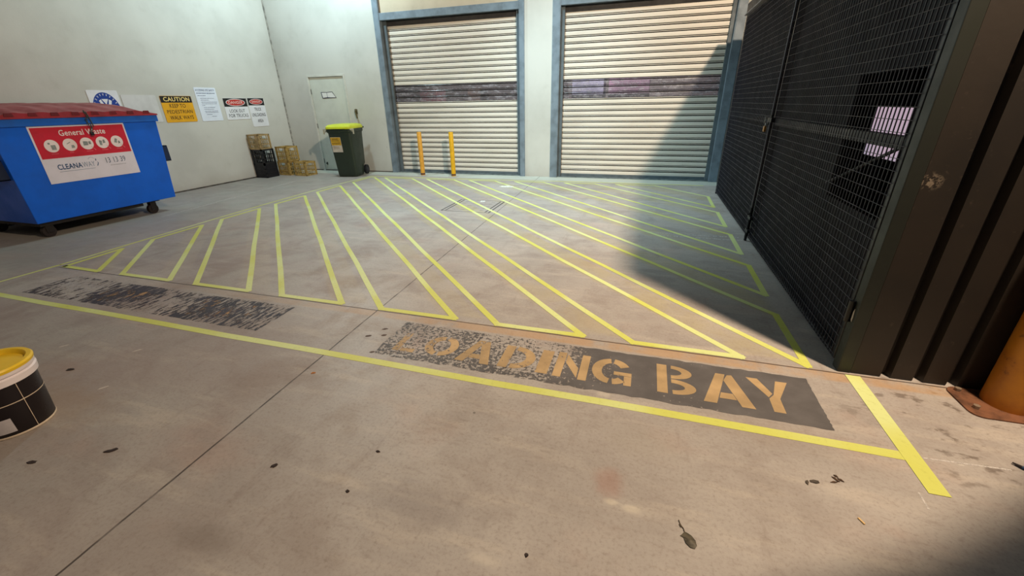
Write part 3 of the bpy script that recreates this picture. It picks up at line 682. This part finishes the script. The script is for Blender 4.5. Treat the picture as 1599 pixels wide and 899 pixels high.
bm = B(); prism(bm, [(.08, .52), (.30, .52), (.30, .82), (.08, .82)], 0, .002, bf); st = obj('sticker', bm, mat('sticker_white', (206, 204, 196), .5), t)
bm = B(); prism(bm, [(.085, .66), (.295, .66), (.295, .815), (.085, .815)], .002, .003, bf); obj('yellow_field', bm, mat('sticker_yellow', (214, 176, 52), .5), st)
bm = B()
for v, a, b, hh in ((.775, .11, .24, .018), (.745, .10, .25, .012), (.70, .10, .27, .010), (.68, .10, .26, .008), (.62, .11, .24, .008), (.59, .11, .24, .008)): prism(bm, [(a, v), (b, v), (b, v+hh), (a, v+hh)], .003, .004, bf)
obj('sticker_print', bm, mat('sticker_ink', (120, 98, 40), .6), st)
# clamps at the rim (pale metal clips)
for s in (-1, 1):
    bm = B(); box(bm, (s*.255, -.33, .955), (s*.325, -.295, .985)); box(bm, (s*.31, -.33, .88), (s*.328, -.295, .975)); rod(bm, (s*.26, -.30, .95), (s*.31, -.27, .92), .012)
    obj('rim_clip', bm, mat('pale_clip', (190, 188, 170), .5), t, bevel=.002)

# ================================================================ MILK CRATES
def crate(label, x0, y0, z, w, d, h, m, solid=False, rz=0):
    t = tag(obj('milk_crate', crate_bm(w, d, h, solid), m, bevel=0), label, 'crate', 'milk crates in the wall corner')
    t.location = (x0, y0, z); t.rotation_euler = (0, 0, rz)
    return t
def crate_bm(w, d, h, solid):
    bm = B(); s = .014
    hw, hd = w/2, d/2
    for (sx, sy) in ((1, 1), (1, -1), (-1, 1), (-1, -1)): box(bm, (sx*hw, sy*hd, .0), (sx*(hw-.03), sy*(hd-.03), h))
    for z0, z1 in ((0, .025), (h-.03, h), (h*.30, h*.30+.014), (h*.62, h*.62+.014)):
        box(bm, (-hw, -hd, z0), (hw, -hd+s, z1)); box(bm, (-hw, hd-s, z0), (hw, hd, z1)); box(bm, (-hw, -hd, z0), (-hw+s, hd, z1)); box(bm, (hw-s, -hd, z0), (hw, hd, z1))
    n = 7
    for i in range(1, n):
        u = -hw+w*i/n; v = -hd+d*i/n
        if .35 < i/n < .65 and not solid: top = h*.62
        else: top = h-.02
        box(bm, (u-.006, -hd+.003, .02), (u+.006, -hd+s-.003, top)); box(bm, (u-.006, hd-s+.003, .02), (u+.006, hd-.003, top))
        box(bm, (-hw+.003, v-.006, .02), (-hw+s-.003, v+.006, top)); box(bm, (hw-s+.003, v-.006, .02), (hw-.003, v+.006, top))
    for i in range(1, 9):
        u = -hw+w*i/9; box(bm, (u-.006, -hd+s, .006), (u+.006, hd-s, .014)); v = -hd+d*i/9; box(bm, (-hw+s, v-.006, .006), (hw-s, v+.006, .014))
    if solid:
        for a, b in (((-hw+.004, -hd+.005, .02), (hw-.004, -hd+.009, h-.02)), ((hw-.009, -hd+.004, .02), (hw-.005, hd-.004, h-.02)), ((-hw+.005, -hd+.004, .02), (-hw+.009, hd-.004, h-.02)), ((-hw+.004, hd-.009, .02), (hw-.004, hd-.005, h-.02))): box(bm, a, b)
    return bm
CY = mat('ochre_crate_plastic', (184, 156, 92), .5, var=.15, sc=10); CY2 = mat('tan_crate_plastic', (172, 148, 104), .5, var=.15, sc=10); CB = mat('black_crate_plastic', (30, 32, 38), .5); CB2 = mat('charcoal_crate_plastic', (36, 38, 42), .5)
crate('solid sided black milk crate on the floor, bottom of the stack against the left wall', -7.99, 7.475, 0, .29, .33, .29, CB, True)
crate('open lattice black milk crate in the middle of the stack against the left wall', -7.99, 7.475, .291, .29, .33, .30, CB2)
crate('tan milk crate on top of two black crates against the left wall', -8.0, 7.47, .592, .29, .32, .30, CY2, False, .05)
crate('ochre milk crate on the floor below another one, in the wall corner', -7.76, 7.89, 0, .32, .32, .30, CY, False, -.06)
crate('ochre milk crate resting on another one in the wall corner', -7.74, 7.90, .301, .33, .32, .31, CY, False, -.10)
crate('ochre milk crate standing alone on the floor, closest to the wheelie bin', -7.30, 7.87, 0, .34, .31, .295, CY, False, -.08)

# ================================================================ TAPE
def tape_mat(name, a, b):
    t = T(name); X, Y, Z = t.xyz()
    f = t.step(t.noise(1.1, 3, .5), .42, .62)
    c = t.mix(f, lin(a), lin(b))
    c = t.mix(t.math('MULTIPLY', t.step(t.noise(38, 4, .6), .52, .75), .22), c, lin((150, 152, 60)))
    return t.done(c, .55, spec=.35)
TAPE = tape_mat('yellow_masking_tape', (206, 208, 104), (212, 219, 150)); 
TW = .046
def strip(bm, a, b, w=TW, z=.0012, ext=0.0, th=.0006):
    a = Vector(a); b = Vector(b); d = (b-a).normalized(); a = a-d*ext; b = b+d*ext; n = Vector((-d.y, d.x))*(w/2)
    L = (b-a).length; k = max(1, int(L/.6))
    for i in range(k):     # slight hand-laid waviness between points
        p = a+(b-a)*i/k; q = a+(b-a)*(i+1)/k
        o1 = n.normalized()*.004*math.sin(i*2.1+L) if 0 < i else n*0; o2 = n.normalized()*.004*math.sin((i+1)*2.1+L) if i+1 < k else n*0
        prism(bm, [tuple(p-n+o1), tuple(q-n+o2), tuple(q+n+o2), tuple(p+n+o1)], z-th, z)
def run(pts, closed, label, parts='tape_strip'):
    t = thing('tape_outline', label, 'tape', (pts[0][0], pts[0][1], 0), group='taped outlines of the hatched bars')
    n = len(pts) if closed else len(pts)-1
    for i in range(n):
        bm = B(); a, b = pts[i], pts[(i+1) % len(pts)]
        strip(bm, (a[0]-pts[0][0], a[1]-pts[0][1]), (b[0]-pts[0][0], b[1]-pts[0][1]), ext=.018, z=.0016+.0003*(i % 2))
        obj(parts, bm, TAPE, t)
F0 = 2.385
run([(-5.40, F0), (-4.90, F0-.01), (-5.455, 2.93)], True, 'small triangle of yellow tape, the leftmost of the taped bar outlines')
run([(-5.48, 3.28), (-4.585, F0), (-3.98, F0), (-5.51, 3.92)], True, 'taped bar outline second from the left, beside the small tape triangle')
run([(-5.53, 4.23), (-3.66, F0), (-3.07, F0), (-5.55, 4.88)], True, 'taped bar outline third from the left of the hatched area')
run([(-5.555, 5.20), (-2.72, F0), (-2.14, F0), (-5.575, 5.86)], True, 'taped bar outline fourth from the left, above the worn black floor lettering')
run([(-5.585, 6.18), (-1.785, F0), (-1.18, F0), (-5.60, 6.83)], True, 'taped bar outline fifth from the left, its left end on the long floor joint')
run([(-5.61, 7.24), (-.86, F0), (-.27, F0), (-5.66+.16, 7.84), (-5.61, 7.84)], True, 'taped bar outline sixth from the left, reaching the far left tape corner')
run([(-5.24, 7.84), (.05, F0), (.67, F0), (-4.61, 7.86)], True, 'taped bar outline ending in a point just above the painted word BAY')
run([(-4.26, 7.86), (1.01, F0), (1.00, 3.03), (-3.66, 7.88)], True, 'long taped bar outline pointing at the gate post foot, partly lit and partly in shade')
run([(-3.33, 7.89), (1.01, 3.37), (1.015, 4.04), (-2.80, 7.92)], True, 'taped bar outline with its right end in the shade beside the near gate leaf')
run([(-2.38, 7.93), (1.01, 4.37), (1.015, 5.05), (-1.82, 7.95)], True, 'taped bar outline with its right end level with the gate drop bolt')
run([(-1.40, 7.96), (1.015, 5.39), (1.02, 6.12), (-.84, 7.97)], True, 'taped bar outline next to last towards the right roller door')
run([(-.45, 7.98), (1.01, 6.43), (1.02, 7.18), (.22, 8.0)], True, 'short taped bar outline farthest back, by the right roller door')
def line(label, a, b, w=TW, z=.0011, m=TAPE, name='tape_line', cat='tape', wob=0):
    bm = B(); strip(bm, a, b, w, z); return tag(obj(name, bm, m), label, cat)
line('long yellow tape line nearest the camera, running below both floor signs', (-5.8, 1.775), (1.235, 1.745), .052)
line('short wide yellow tape line from the gate post, crossing the front tape line', (1.215, 2.345), (1.215, 1.55), .072, .0022)
bm = B()
pp = [(-5.49, 1.5), (-5.50, 2.4), (-5.585, 3.4), (-5.66, 4.3), (-5.715, 5.1), (-5.755, 6.2), (-5.74, 7.0), (-5.71, 7.98)]
for a, b in zip(pp, pp[1:]): strip(bm, a, b, .032, .0009, ext=.004)
tag(obj('tape_line', bm, TAPE), 'long thin yellow tape line along the bay edge, beside the dumpster', 'tape')
bm = B()
pp = [(-5.71, 7.985), (-3.9, 8.00), (-2.6, 8.06), (-1.2, 8.14), (1.05, 8.17)]
for a, b in zip(pp, pp[1:]): strip(bm, a, b, .042, .0009, ext=.004)
tag(obj('tape_line', bm, TAPE), 'long yellow tape line along the back of the bay, in front of the roller doors', 'tape')
CH = T('chalk'); CH.n; 
CHK = CH.done(lin((214, 208, 204)), .9, alpha=CH.math('ADD', .25, CH.math('MULTIPLY', CH.step(CH.noise(60, 4, .7), .4, .6), .55)))
def chalk(label, a, b, w=.007): 
    return line(label, a, b, w, .0007, CHK, 'chalk_line', 'chalk line')
chalk('white chalk line carrying on to the right from the end of the front tape', (1.22, 1.752), (1.56, 1.775))
chalk('white chalk line carrying on towards the camera from the short wide tape', (1.145, 1.545), (1.14, 1.465))
chalk('pale chalk line on the floor between the dumpster and the crates', (-6.55, 4.15), (-6.95, 7.4), .018)
chalk('thin white line on the floor at the gate drop bolt, the one farther back', (.1, 4.93), (1.10, 4.95), .016)
chalk('thin white line on the floor at the gate drop bolt, the nearer one', (.2, 4.84), (1.12, 4.84), .016)

# ================================================================ PAINTED FLOOR SIGNS
def paint_mat(name, col, x0, x1, lo, hi, sc=26, stretch=(1, 1, 1), ang=0, rough=.6):
    """paint worn through to the concrete; wear threshold changes from x0 to x1"""
    t = T(name); X, Y, Z = t.xyz()
    g = t.noise(sc, 6, .72, vec=t.rot(t.obj, stretch, ang)); g2 = t.noise(2.1, 4, .6)
    k = t.n.new('ShaderNodeMapRange'); t.l.new(X, k.inputs[0]); k.inputs[1].default_value = x0; k.inputs[2].default_value = x1; k.inputs[3].default_value = lo; k.inputs[4].default_value = hi
    v = t.math('ADD', g, t.math('MULTIPLY', t.math('SUBTRACT', g2, .5), .55))
    a = t.step(t.math('SUBTRACT', v, k.outputs[0]), -.012, .012)
    c = t.mix(t.step(t.noise(5, 5), .35, .7), lin(col), lin(tuple(int(q*1.18) for q in col)))
    return t.done(c, rough, alpha=a, spec=.35)
def stencil(ch):
    """stencil capitals in a unit box as lists of polygons"""
    g = .07; T_ = .26
    def ringp(a0, a1, sx=.5, sy=.5, th=.25, cx=.5, cy=.5, n=14, thy=.19):
        o = [(cx+sx*math.cos(math.radians(a0+(a1-a0)*i/n)), cy+sy*math.sin(math.radians(a0+(a1-a0)*i/n))) for i in range(n+1)]
        q = [(cx+(sx-th)*math.cos(math.radians(a1+(a0-a1)*i/n)), cy+(sy-thy)*math.sin(math.radians(a1+(a0-a1)*i/n))) for i in range(n+1)]
        return o+q
    return {'L': [[(0, 0), (.30, 0), (.30, 1), (0, 1)], [(.36, 0), (1, 0), (1, .2), (.36, .2)]],
     'O': [ringp(98, 262), ringp(-82, 82)],
     'A': [[(0, 0), (.26, 0), (.56, 1), (.36, 1)], [(.74, 0), (1, 0), (.70, 1), (.60, .98), (.50, .78)], [(.335, .18), (.67, .18), (.62, .36), (.385, .36)]],
     'D': [[(0, 0), (.28, 0), (.28, 1), (0, 1)], ringp(-88, 88, .66, .5, .28, .34, .5)],
     'I': [[(0, 0), (1, 0), (1, 1), (0, 1)]],
     'N': [[(0, 0), (.25, 0), (.25, 1), (0, 1)], [(.29, .95), (.29, .60), (.71, .05), (.71, .42)], [(.75, 0), (1, 0), (1, 1), (.75, 1)]],
     'G': [ringp(96, 262), ringp(30, 84), ringp(-84, -46), [(.56, .37), (1.0, .37), (1.0, .50), (.56, .50)], [(.82, .02), (1.0, .02), (1.0, .36), (.82, .36)]],
     'B': [[(0, 0), (.26, 0), (.26, 1), (0, 1)], ringp(-88, 90, .60, .25, .27, .36, .25, thy=.13), ringp(-90, 88, .54, .24, .26, .36, .76, thy=.12)],
     'Y': [[(0, 1), (.28, 1), (.52, .55), (.40, .42)], [(.72, 1), (1, 1), (.66, .42), (.66, 0), (.40, 0), (.40, .38), (.54, .52)]],
     }[ch]
def floor_sign(label, x0, y0, x1, y1, letters, pm, lm, skew=0):
    t = thing('painted_floor_sign', label, 'floor sign', (0, 0, 0))
    bm = B()
    e = []
    def edge(a, b, n, amp):
        for i in range(n):
            f = i/n; e.append((a[0]+(b[0]-a[0])*f+random.uniform(-amp, amp), a[1]+(b[1]-a[1])*f+random.uniform(-amp, amp)))
    edge((x0, y0), (x1, y0), 60, .006); edge((x1, y0), (x1, y1), 30, .0025); edge((x1, y1), (x0, y1), 60, .006); edge((x0, y1), (x0, y0), 8, .006)
    bm.faces.new([bm.verts.new((a, b, .0008)) for a, b in e]); bmesh.ops.triangulate(bm, faces=bm.faces[:])
    obj('dark_ground_paint', bm, pm, t)
    for ch, a, b, c, d in letters:
        bm = B()
        for poly in stencil(ch): prism(bm, [(a+(b-a)*u, c+(d-c)*v) for u, v in poly], .0009, .0013)
        obj('stencil_letter', bm, lm, t)
    return t
LB = [('L', -1.40, -1.255, 1.905, 2.115), ('O', -1.215, -1.00, 1.915, 2.135), ('A', -.975, -.755, 1.905, 2.15), ('D', -.705, -.50, 1.91, 2.145), ('I', -.475, -.405, 1.91, 2.15), ('N', -.375, -.185, 1.905, 2.155), ('G', -.165, .055, 1.915, 2.16),
      ('B', .190, .395, 1.915, 2.18), ('A', .415, .655, 1.90, 2.17), ('Y', .655, .855, 1.905, 2.175)]
floor_sign('dark rectangle with legible ochre stencil letters LOADING BAY on the floor', -1.49, 1.835, .965, 2.245, LB,
           paint_mat('dark_ground_paint', (88, 84, 84), -.40, .05, .505, .33, 46), paint_mat('ochre_stencil_paint', (164, 138, 102), -1.4, .2, .43, .31, 30))
off = [(c, a*1.0-3.45, b*1.0-3.45, p-.0, q) for c, a, b, p, q in LB]
floor_sign('almost worn away black floor sign with unreadable letters, left of the LOADING BAY sign', -4.97, 1.86, -2.44, 2.235, off,
           paint_mat('worn_black_paint', (60, 55, 62), -4.9, -2.4, .515, .505, 18, (2.4, .55, 1), -.10), paint_mat('worn_ochre_paint', (156, 122, 84), -4.9, -2.4, .66, .62, 18, (2.4, .55, 1), -.10))

# ================================================================ MANHOLE, LITTER
t = thing('manhole_cover', 'square concrete filled access cover flush in the floor of the bay', 'access cover', (-2.385, 5.78, 0))
bm = B()
for a, b in (((-.375, -.385), (-.355, .385)), ((.355, -.385), (.375, .385)), ((-.355, -.385), (.355, -.373)), ((-.355, .373), (.355, .385)), ((-.315, -.355), (-.297, .355)), ((.297, -.355), (.315, .355))): box(bm, (a[0], a[1], .0002), (b[0], b[1], .0006))
obj('cover_edge', bm, mat('dark_steel_edge', (62, 58, 58), .7, var=.2), t)
bm = B()
for i in range(4):
    for j in range(5):
        x, y = -.22+i*.145, -.26+j*.13; box(bm, (x-.028, y-.004, .0002), (x+.028, y+.004, .0006))
obj('grip_marking', bm, mat('grip_marks', (96, 90, 88), .8), t)
def scrap(name, label, cat, x, y, rx, ry, h, c, mn, rz=0, n=11, jag=.25, rough=.8):
    bm = B(); pts = []
    for i in range(n):
        a = 2*PI*i/n; k = 1+random.uniform(-jag, jag); pts.append((rx*k*math.cos(a), ry*k*math.sin(a)))
    lo = [bm.verts.new((p[0], p[1], .0006)) for p in pts]; hi = [bm.verts.new((p[0]*.8, p[1]*.8, .0006+h*random.uniform(.5, 1.2))) for p in pts]; c0 = bm.verts.new((0, 0, .0006+h*.6))
    for i in range(n):
        j = (i+1) % n; bm.faces.new([lo[i], lo[j], hi[j], hi[i]]); bm.faces.new([hi[i], hi[j], c0])
    bm.faces.new(lo[::-1])
    o = tag(obj(name, bm, mat(mn, c, rough, var=.15, sc=20)), label, cat); o.location = (x, y, 0); o.rotation_euler = (0, 0, rz)
    return o
scrap('plastic_scrap', 'crumpled white plastic scrap lying on a tape line near the back of the bay', 'litter', -2.38, 7.38, .13, .05, .012, (226, 226, 214), 'white_scrap')
scrap('paper_scrap', 'small white paper scrap on the far edge of the square access cover', 'litter', -2.36, 6.08, .045, .035, .008, (226, 228, 226), 'white_paper')
DK = (56, 44, 42)
for x, y, rx, ry, rz, lb in [(-2.165, .819, .030, .010, .75, 'dark shrivelled leaf on the floor to the right of the paint bucket foot'), (-1.383, .953, .013, .010, .8, 'small dark scrap between the long floor joint and the bottom left corner floor'),
                             (-2.43, .671, .020, .010, .5, 'dark crumb on the floor just below the paint bucket'), (-3.137, 1.195, .024, .012, .3, 'dark scrap on the floor behind the paint bucket lid'),
                             (-.994, .932, .009, .007, 0, 'dark pellet on the floor in the lower middle'), (-.997, 1.146, .012, .006, 0, 'reddish black crumb on the floor in the middle foreground'),
                             (-.244, .884, .007, .008, 0, 'small black crumb near the bottom edge of the floor')]:
    scrap('dark_scrap', lb, 'litter', x, y, rx, ry, .004, DK, 'dark_litter', rz)
scrap('orange_scrap', 'tiny orange leaf fragment beside the long floor joint near the front tape', 'litter', -1.70, 1.56, .014, .008, .003, (176, 112, 56), 'orange_litter', .6)
for x, y, lb in [(-2.973, 1.458, 'white paint fleck on the floor, the largest one behind the paint bucket'), (-3.512, 1.365, 'white paint fleck on the floor, farthest left behind the paint bucket'), (-2.739, 1.129, 'white paint fleck on the floor nearest the paint bucket')]:
    scrap('white_fleck', lb, 'litter', x, y, .026, .007, .001, (206, 196, 190), 'white_fleck', 1.0)
for x, y, rx, ry, lb in [(-1.585, 2.12, .022, .010, 'dark oil spot left of the LOADING BAY sign, farthest from the camera of four'), (-1.545, 2.045, .018, .012, 'dark oil spot left of the LOADING BAY sign, closest to its worn edge'),
                         (-1.64, 2.01, .022, .012, 'dark oil spot left of the LOADING BAY sign, the one farthest from the sign'), (-1.50, 1.845, .018, .010, 'dark oil spot between the front tape line and the LOADING BAY sign corner')]:
    scrap('oil_spot', lb, 'stain', x, y, rx, ry, .0004, (98, 82, 78), 'oil_brown', .5, jag=.15)
# squashed leaf with stalk
t = thing('squashed_leaf', 'squashed grey brown leaf with a stalk on the floor at the lower right', 'leaf', (.285, 1.095, 0), math.radians(-62))
bm = B()
out = [(.034, 0), (.026, .013), (.008, .019), (-.012, .016), (-.026, .007), (-.030, .0), (-.024, -.010), (-.020, -.022), (-.012, -.014), (.008, -.018), (.026, -.012)]
vs = [bm.verts.new((a, b, .001+.003*abs(math.sin(k*2.3)))) for k, (a, b) in enumerate(out)]; cc = bm.verts.new((.004, 0, .006)); lo = [bm.verts.new((a, b, .0004)) for a, b in out]
for i in range(len(vs)): j = (i+1) % len(vs); bm.faces.new([vs[i], vs[j], cc]); bm.faces.new([lo[i], lo[j], vs[j], vs[i]])
obj('leaf_blade', bm, mat('grey_brown_leaf', (92, 84, 68), .6, var=.3, sc=40), t)
bm = B(); tube(bm, [(-.026, 0, .002), (-.042, .004, .002), (-.055, .001, .0018), (-.075, .006, .0018)], .0017, 6); box(bm, (-.060, -.003, .0004), (-.048, .004, .003)); obj('stalk', bm, mat('brown_stalk', (78, 64, 46), .7), t)
for x, y, k, lb in [(.772, 1.489, 0, 'curled dark grey leaf on the floor below the painted word BAY'), (.864, 1.522, 1, 'crumbled brown leaf on the floor right of the curled dark leaf')]:
    t = thing('dead_leaf', lb, 'leaf', (x, y, 0), .3)
    bm = B()
    shp = [[(-.008, -.002), (.010, -.010), (.024, -.008), (.026, .002), (.010, .008), (-.006, .006)], [(-.026, -.016), (-.016, -.004), (-.014, .006), (-.024, .004), (-.030, -.006)]] if k == 0 else [[(-.03, -.010), (-.014, -.004), (.0, -.010), (-.012, -.013)], [(-.006, .018), (.004, .014), (.010, -.008), (.002, -.008)], [(.012, .010), (.024, .004), (.026, -.010), (.014, -.002)], [(.008, .026), (.018, .024), (.018, .012), (.010, .016)]]
    for q in shp: prism(bm, q, .0005, .0035)
    obj('leaf_piece', bm, mat('dead_leaf_%d' % k, ((84, 74, 66), (84, 60, 42))[k], .8, var=.2, sc=40), t)
bm = B(); box(bm, (-.013, -.003, .0005), (.013, .003, .005)); o = tag(obj('wood_splinter', bm, mat('pale_wood', (226, 188, 128), .7, var=.15, sc=30), bevel=.0008), 'short pale wooden stick on the floor near the lower right corner', 'stick'); o.location = (.8825, 1.342, 0); o.rotation_euler = (0, 0, math.radians(-64))
t = thing('marker_pen', 'dark blue pen lying on the floor at the right edge of the picture', 'pen', (1.64, 1.755, 0), math.radians(-48))
bm = B(); rod(bm, (-.055, 0, .0072), (.08, 0, .0072), .007, 12); obj('pen_barrel', bm, mat('pen_blue', (36, 62, 92), .4), t, smooth=True)
bm = B(); rod(bm, (-.083, 0, .0072), (-.055, 0, .0072), .003, 12, r2=.0068); obj('pen_tip', bm, mat('pen_tip', (40, 30, 30), .5), t, smooth=True)

# ================================================================ PAINT BUCKET
BX, BY = -2.825, .815
t = thing('paint_bucket', 'black and white paint bucket with a yellow lid at the left edge of the picture', 'bucket', (BX, BY, 0))
r0, r1, hb = .133, .150, .335
def rr(z): return r0+(r1-r0)*z/hb
WP = mat('bucket_white', (232, 222, 226), .4, var=.04)
bm = B(); lathe(bm, [(0, .004), (r0-.004, .004), (r0, .010), (rr(.262), .262)], seg=64); obj('label_wrap', bm, mat('bucket_black', (26, 18, 22), .35, var=.05, spec=.4), t, smooth=True)
bm = B(); lathe(bm, [(rr(.262), .262), (rr(.262)+.010, .262), (rr(.29)+.011, .292), (rr(.292)+.003, .296), (rr(.30)+.003, .303), (rr(.30)+.009, .305), (rr(.33)+.009, .326)], seg=64); obj('white_collar', bm, WP, t, smooth=True)
bm = B(); R_ = rr(.33)
lathe(bm, [(R_+.010, .322), (R_+.012, .334), (R_+.006, .342), (R_-.010, .342), (R_-.018, .334), (R_-.022, .322), (0, .320)], seg=64); obj('lid', bm, mat('bucket_lid_yellow', (236, 196, 44), .4, var=.05), t, smooth=True)
bm = B(); lathe(bm, [(r0+.002, .002), (r0+.003, .008), (r0+.001, .012)], seg=64); lathe(bm, [(rr(.170)+.0015, .168), (rr(.174)+.0015, .1725)], seg=64)
a0 = math.radians(6)
for k in range(12):
    z0 = .01+k*.021; z1 = z0+.021; da = .008
    vs = []
    for a, z in ((a0-da, z0), (a0+da, z0), (a0+da, z1), (a0-da, z1)): r = rr(z)+.0016; vs.append(bm.verts.new((r*math.cos(a), r*math.sin(a), z)))
    bm.faces.new(vs)
obj('white_label_line', bm, mat('label_line_cream', (216, 198, 176), .5), t)
bm = B()
for (A0, A1, z0, z1) in ((-60, -22, .03, .105),):
    n = 10
    for i in range(n):
        vs = []
        for a, z in ((A0+(A1-A0)*i/n, z0), (A0+(A1-A0)*(i+1)/n, z0), (A0+(A1-A0)*(i+1)/n, z1), (A0+(A1-A0)*i/n, z1)):
            r = rr(z)+.0018; vs.append(bm.verts.new((r*math.cos(math.radians(a)), r*math.sin(math.radians(a)), z)))
        bm.faces.new(vs)
obj('white_label_box', bm, mat('label_box_white', (206, 200, 204), .5), t)
bm = B(); aw = math.radians(-20); ca, sa = math.cos(aw), math.sin(aw)
tube(bm, [((R_-.004)*ca, (R_-.004)*sa, .345), ((R_+.016)*ca, (R_+.016)*sa, .338), ((R_+.017)*ca+.004, (R_+.017)*sa-.004, .300), ((R_+.013)*ca+.012, (R_+.013)*sa-.010, .282)], .0018, 6)
obj('wire_clip', bm, mat('wire_dark', (60, 44, 50), .4, .6), t)
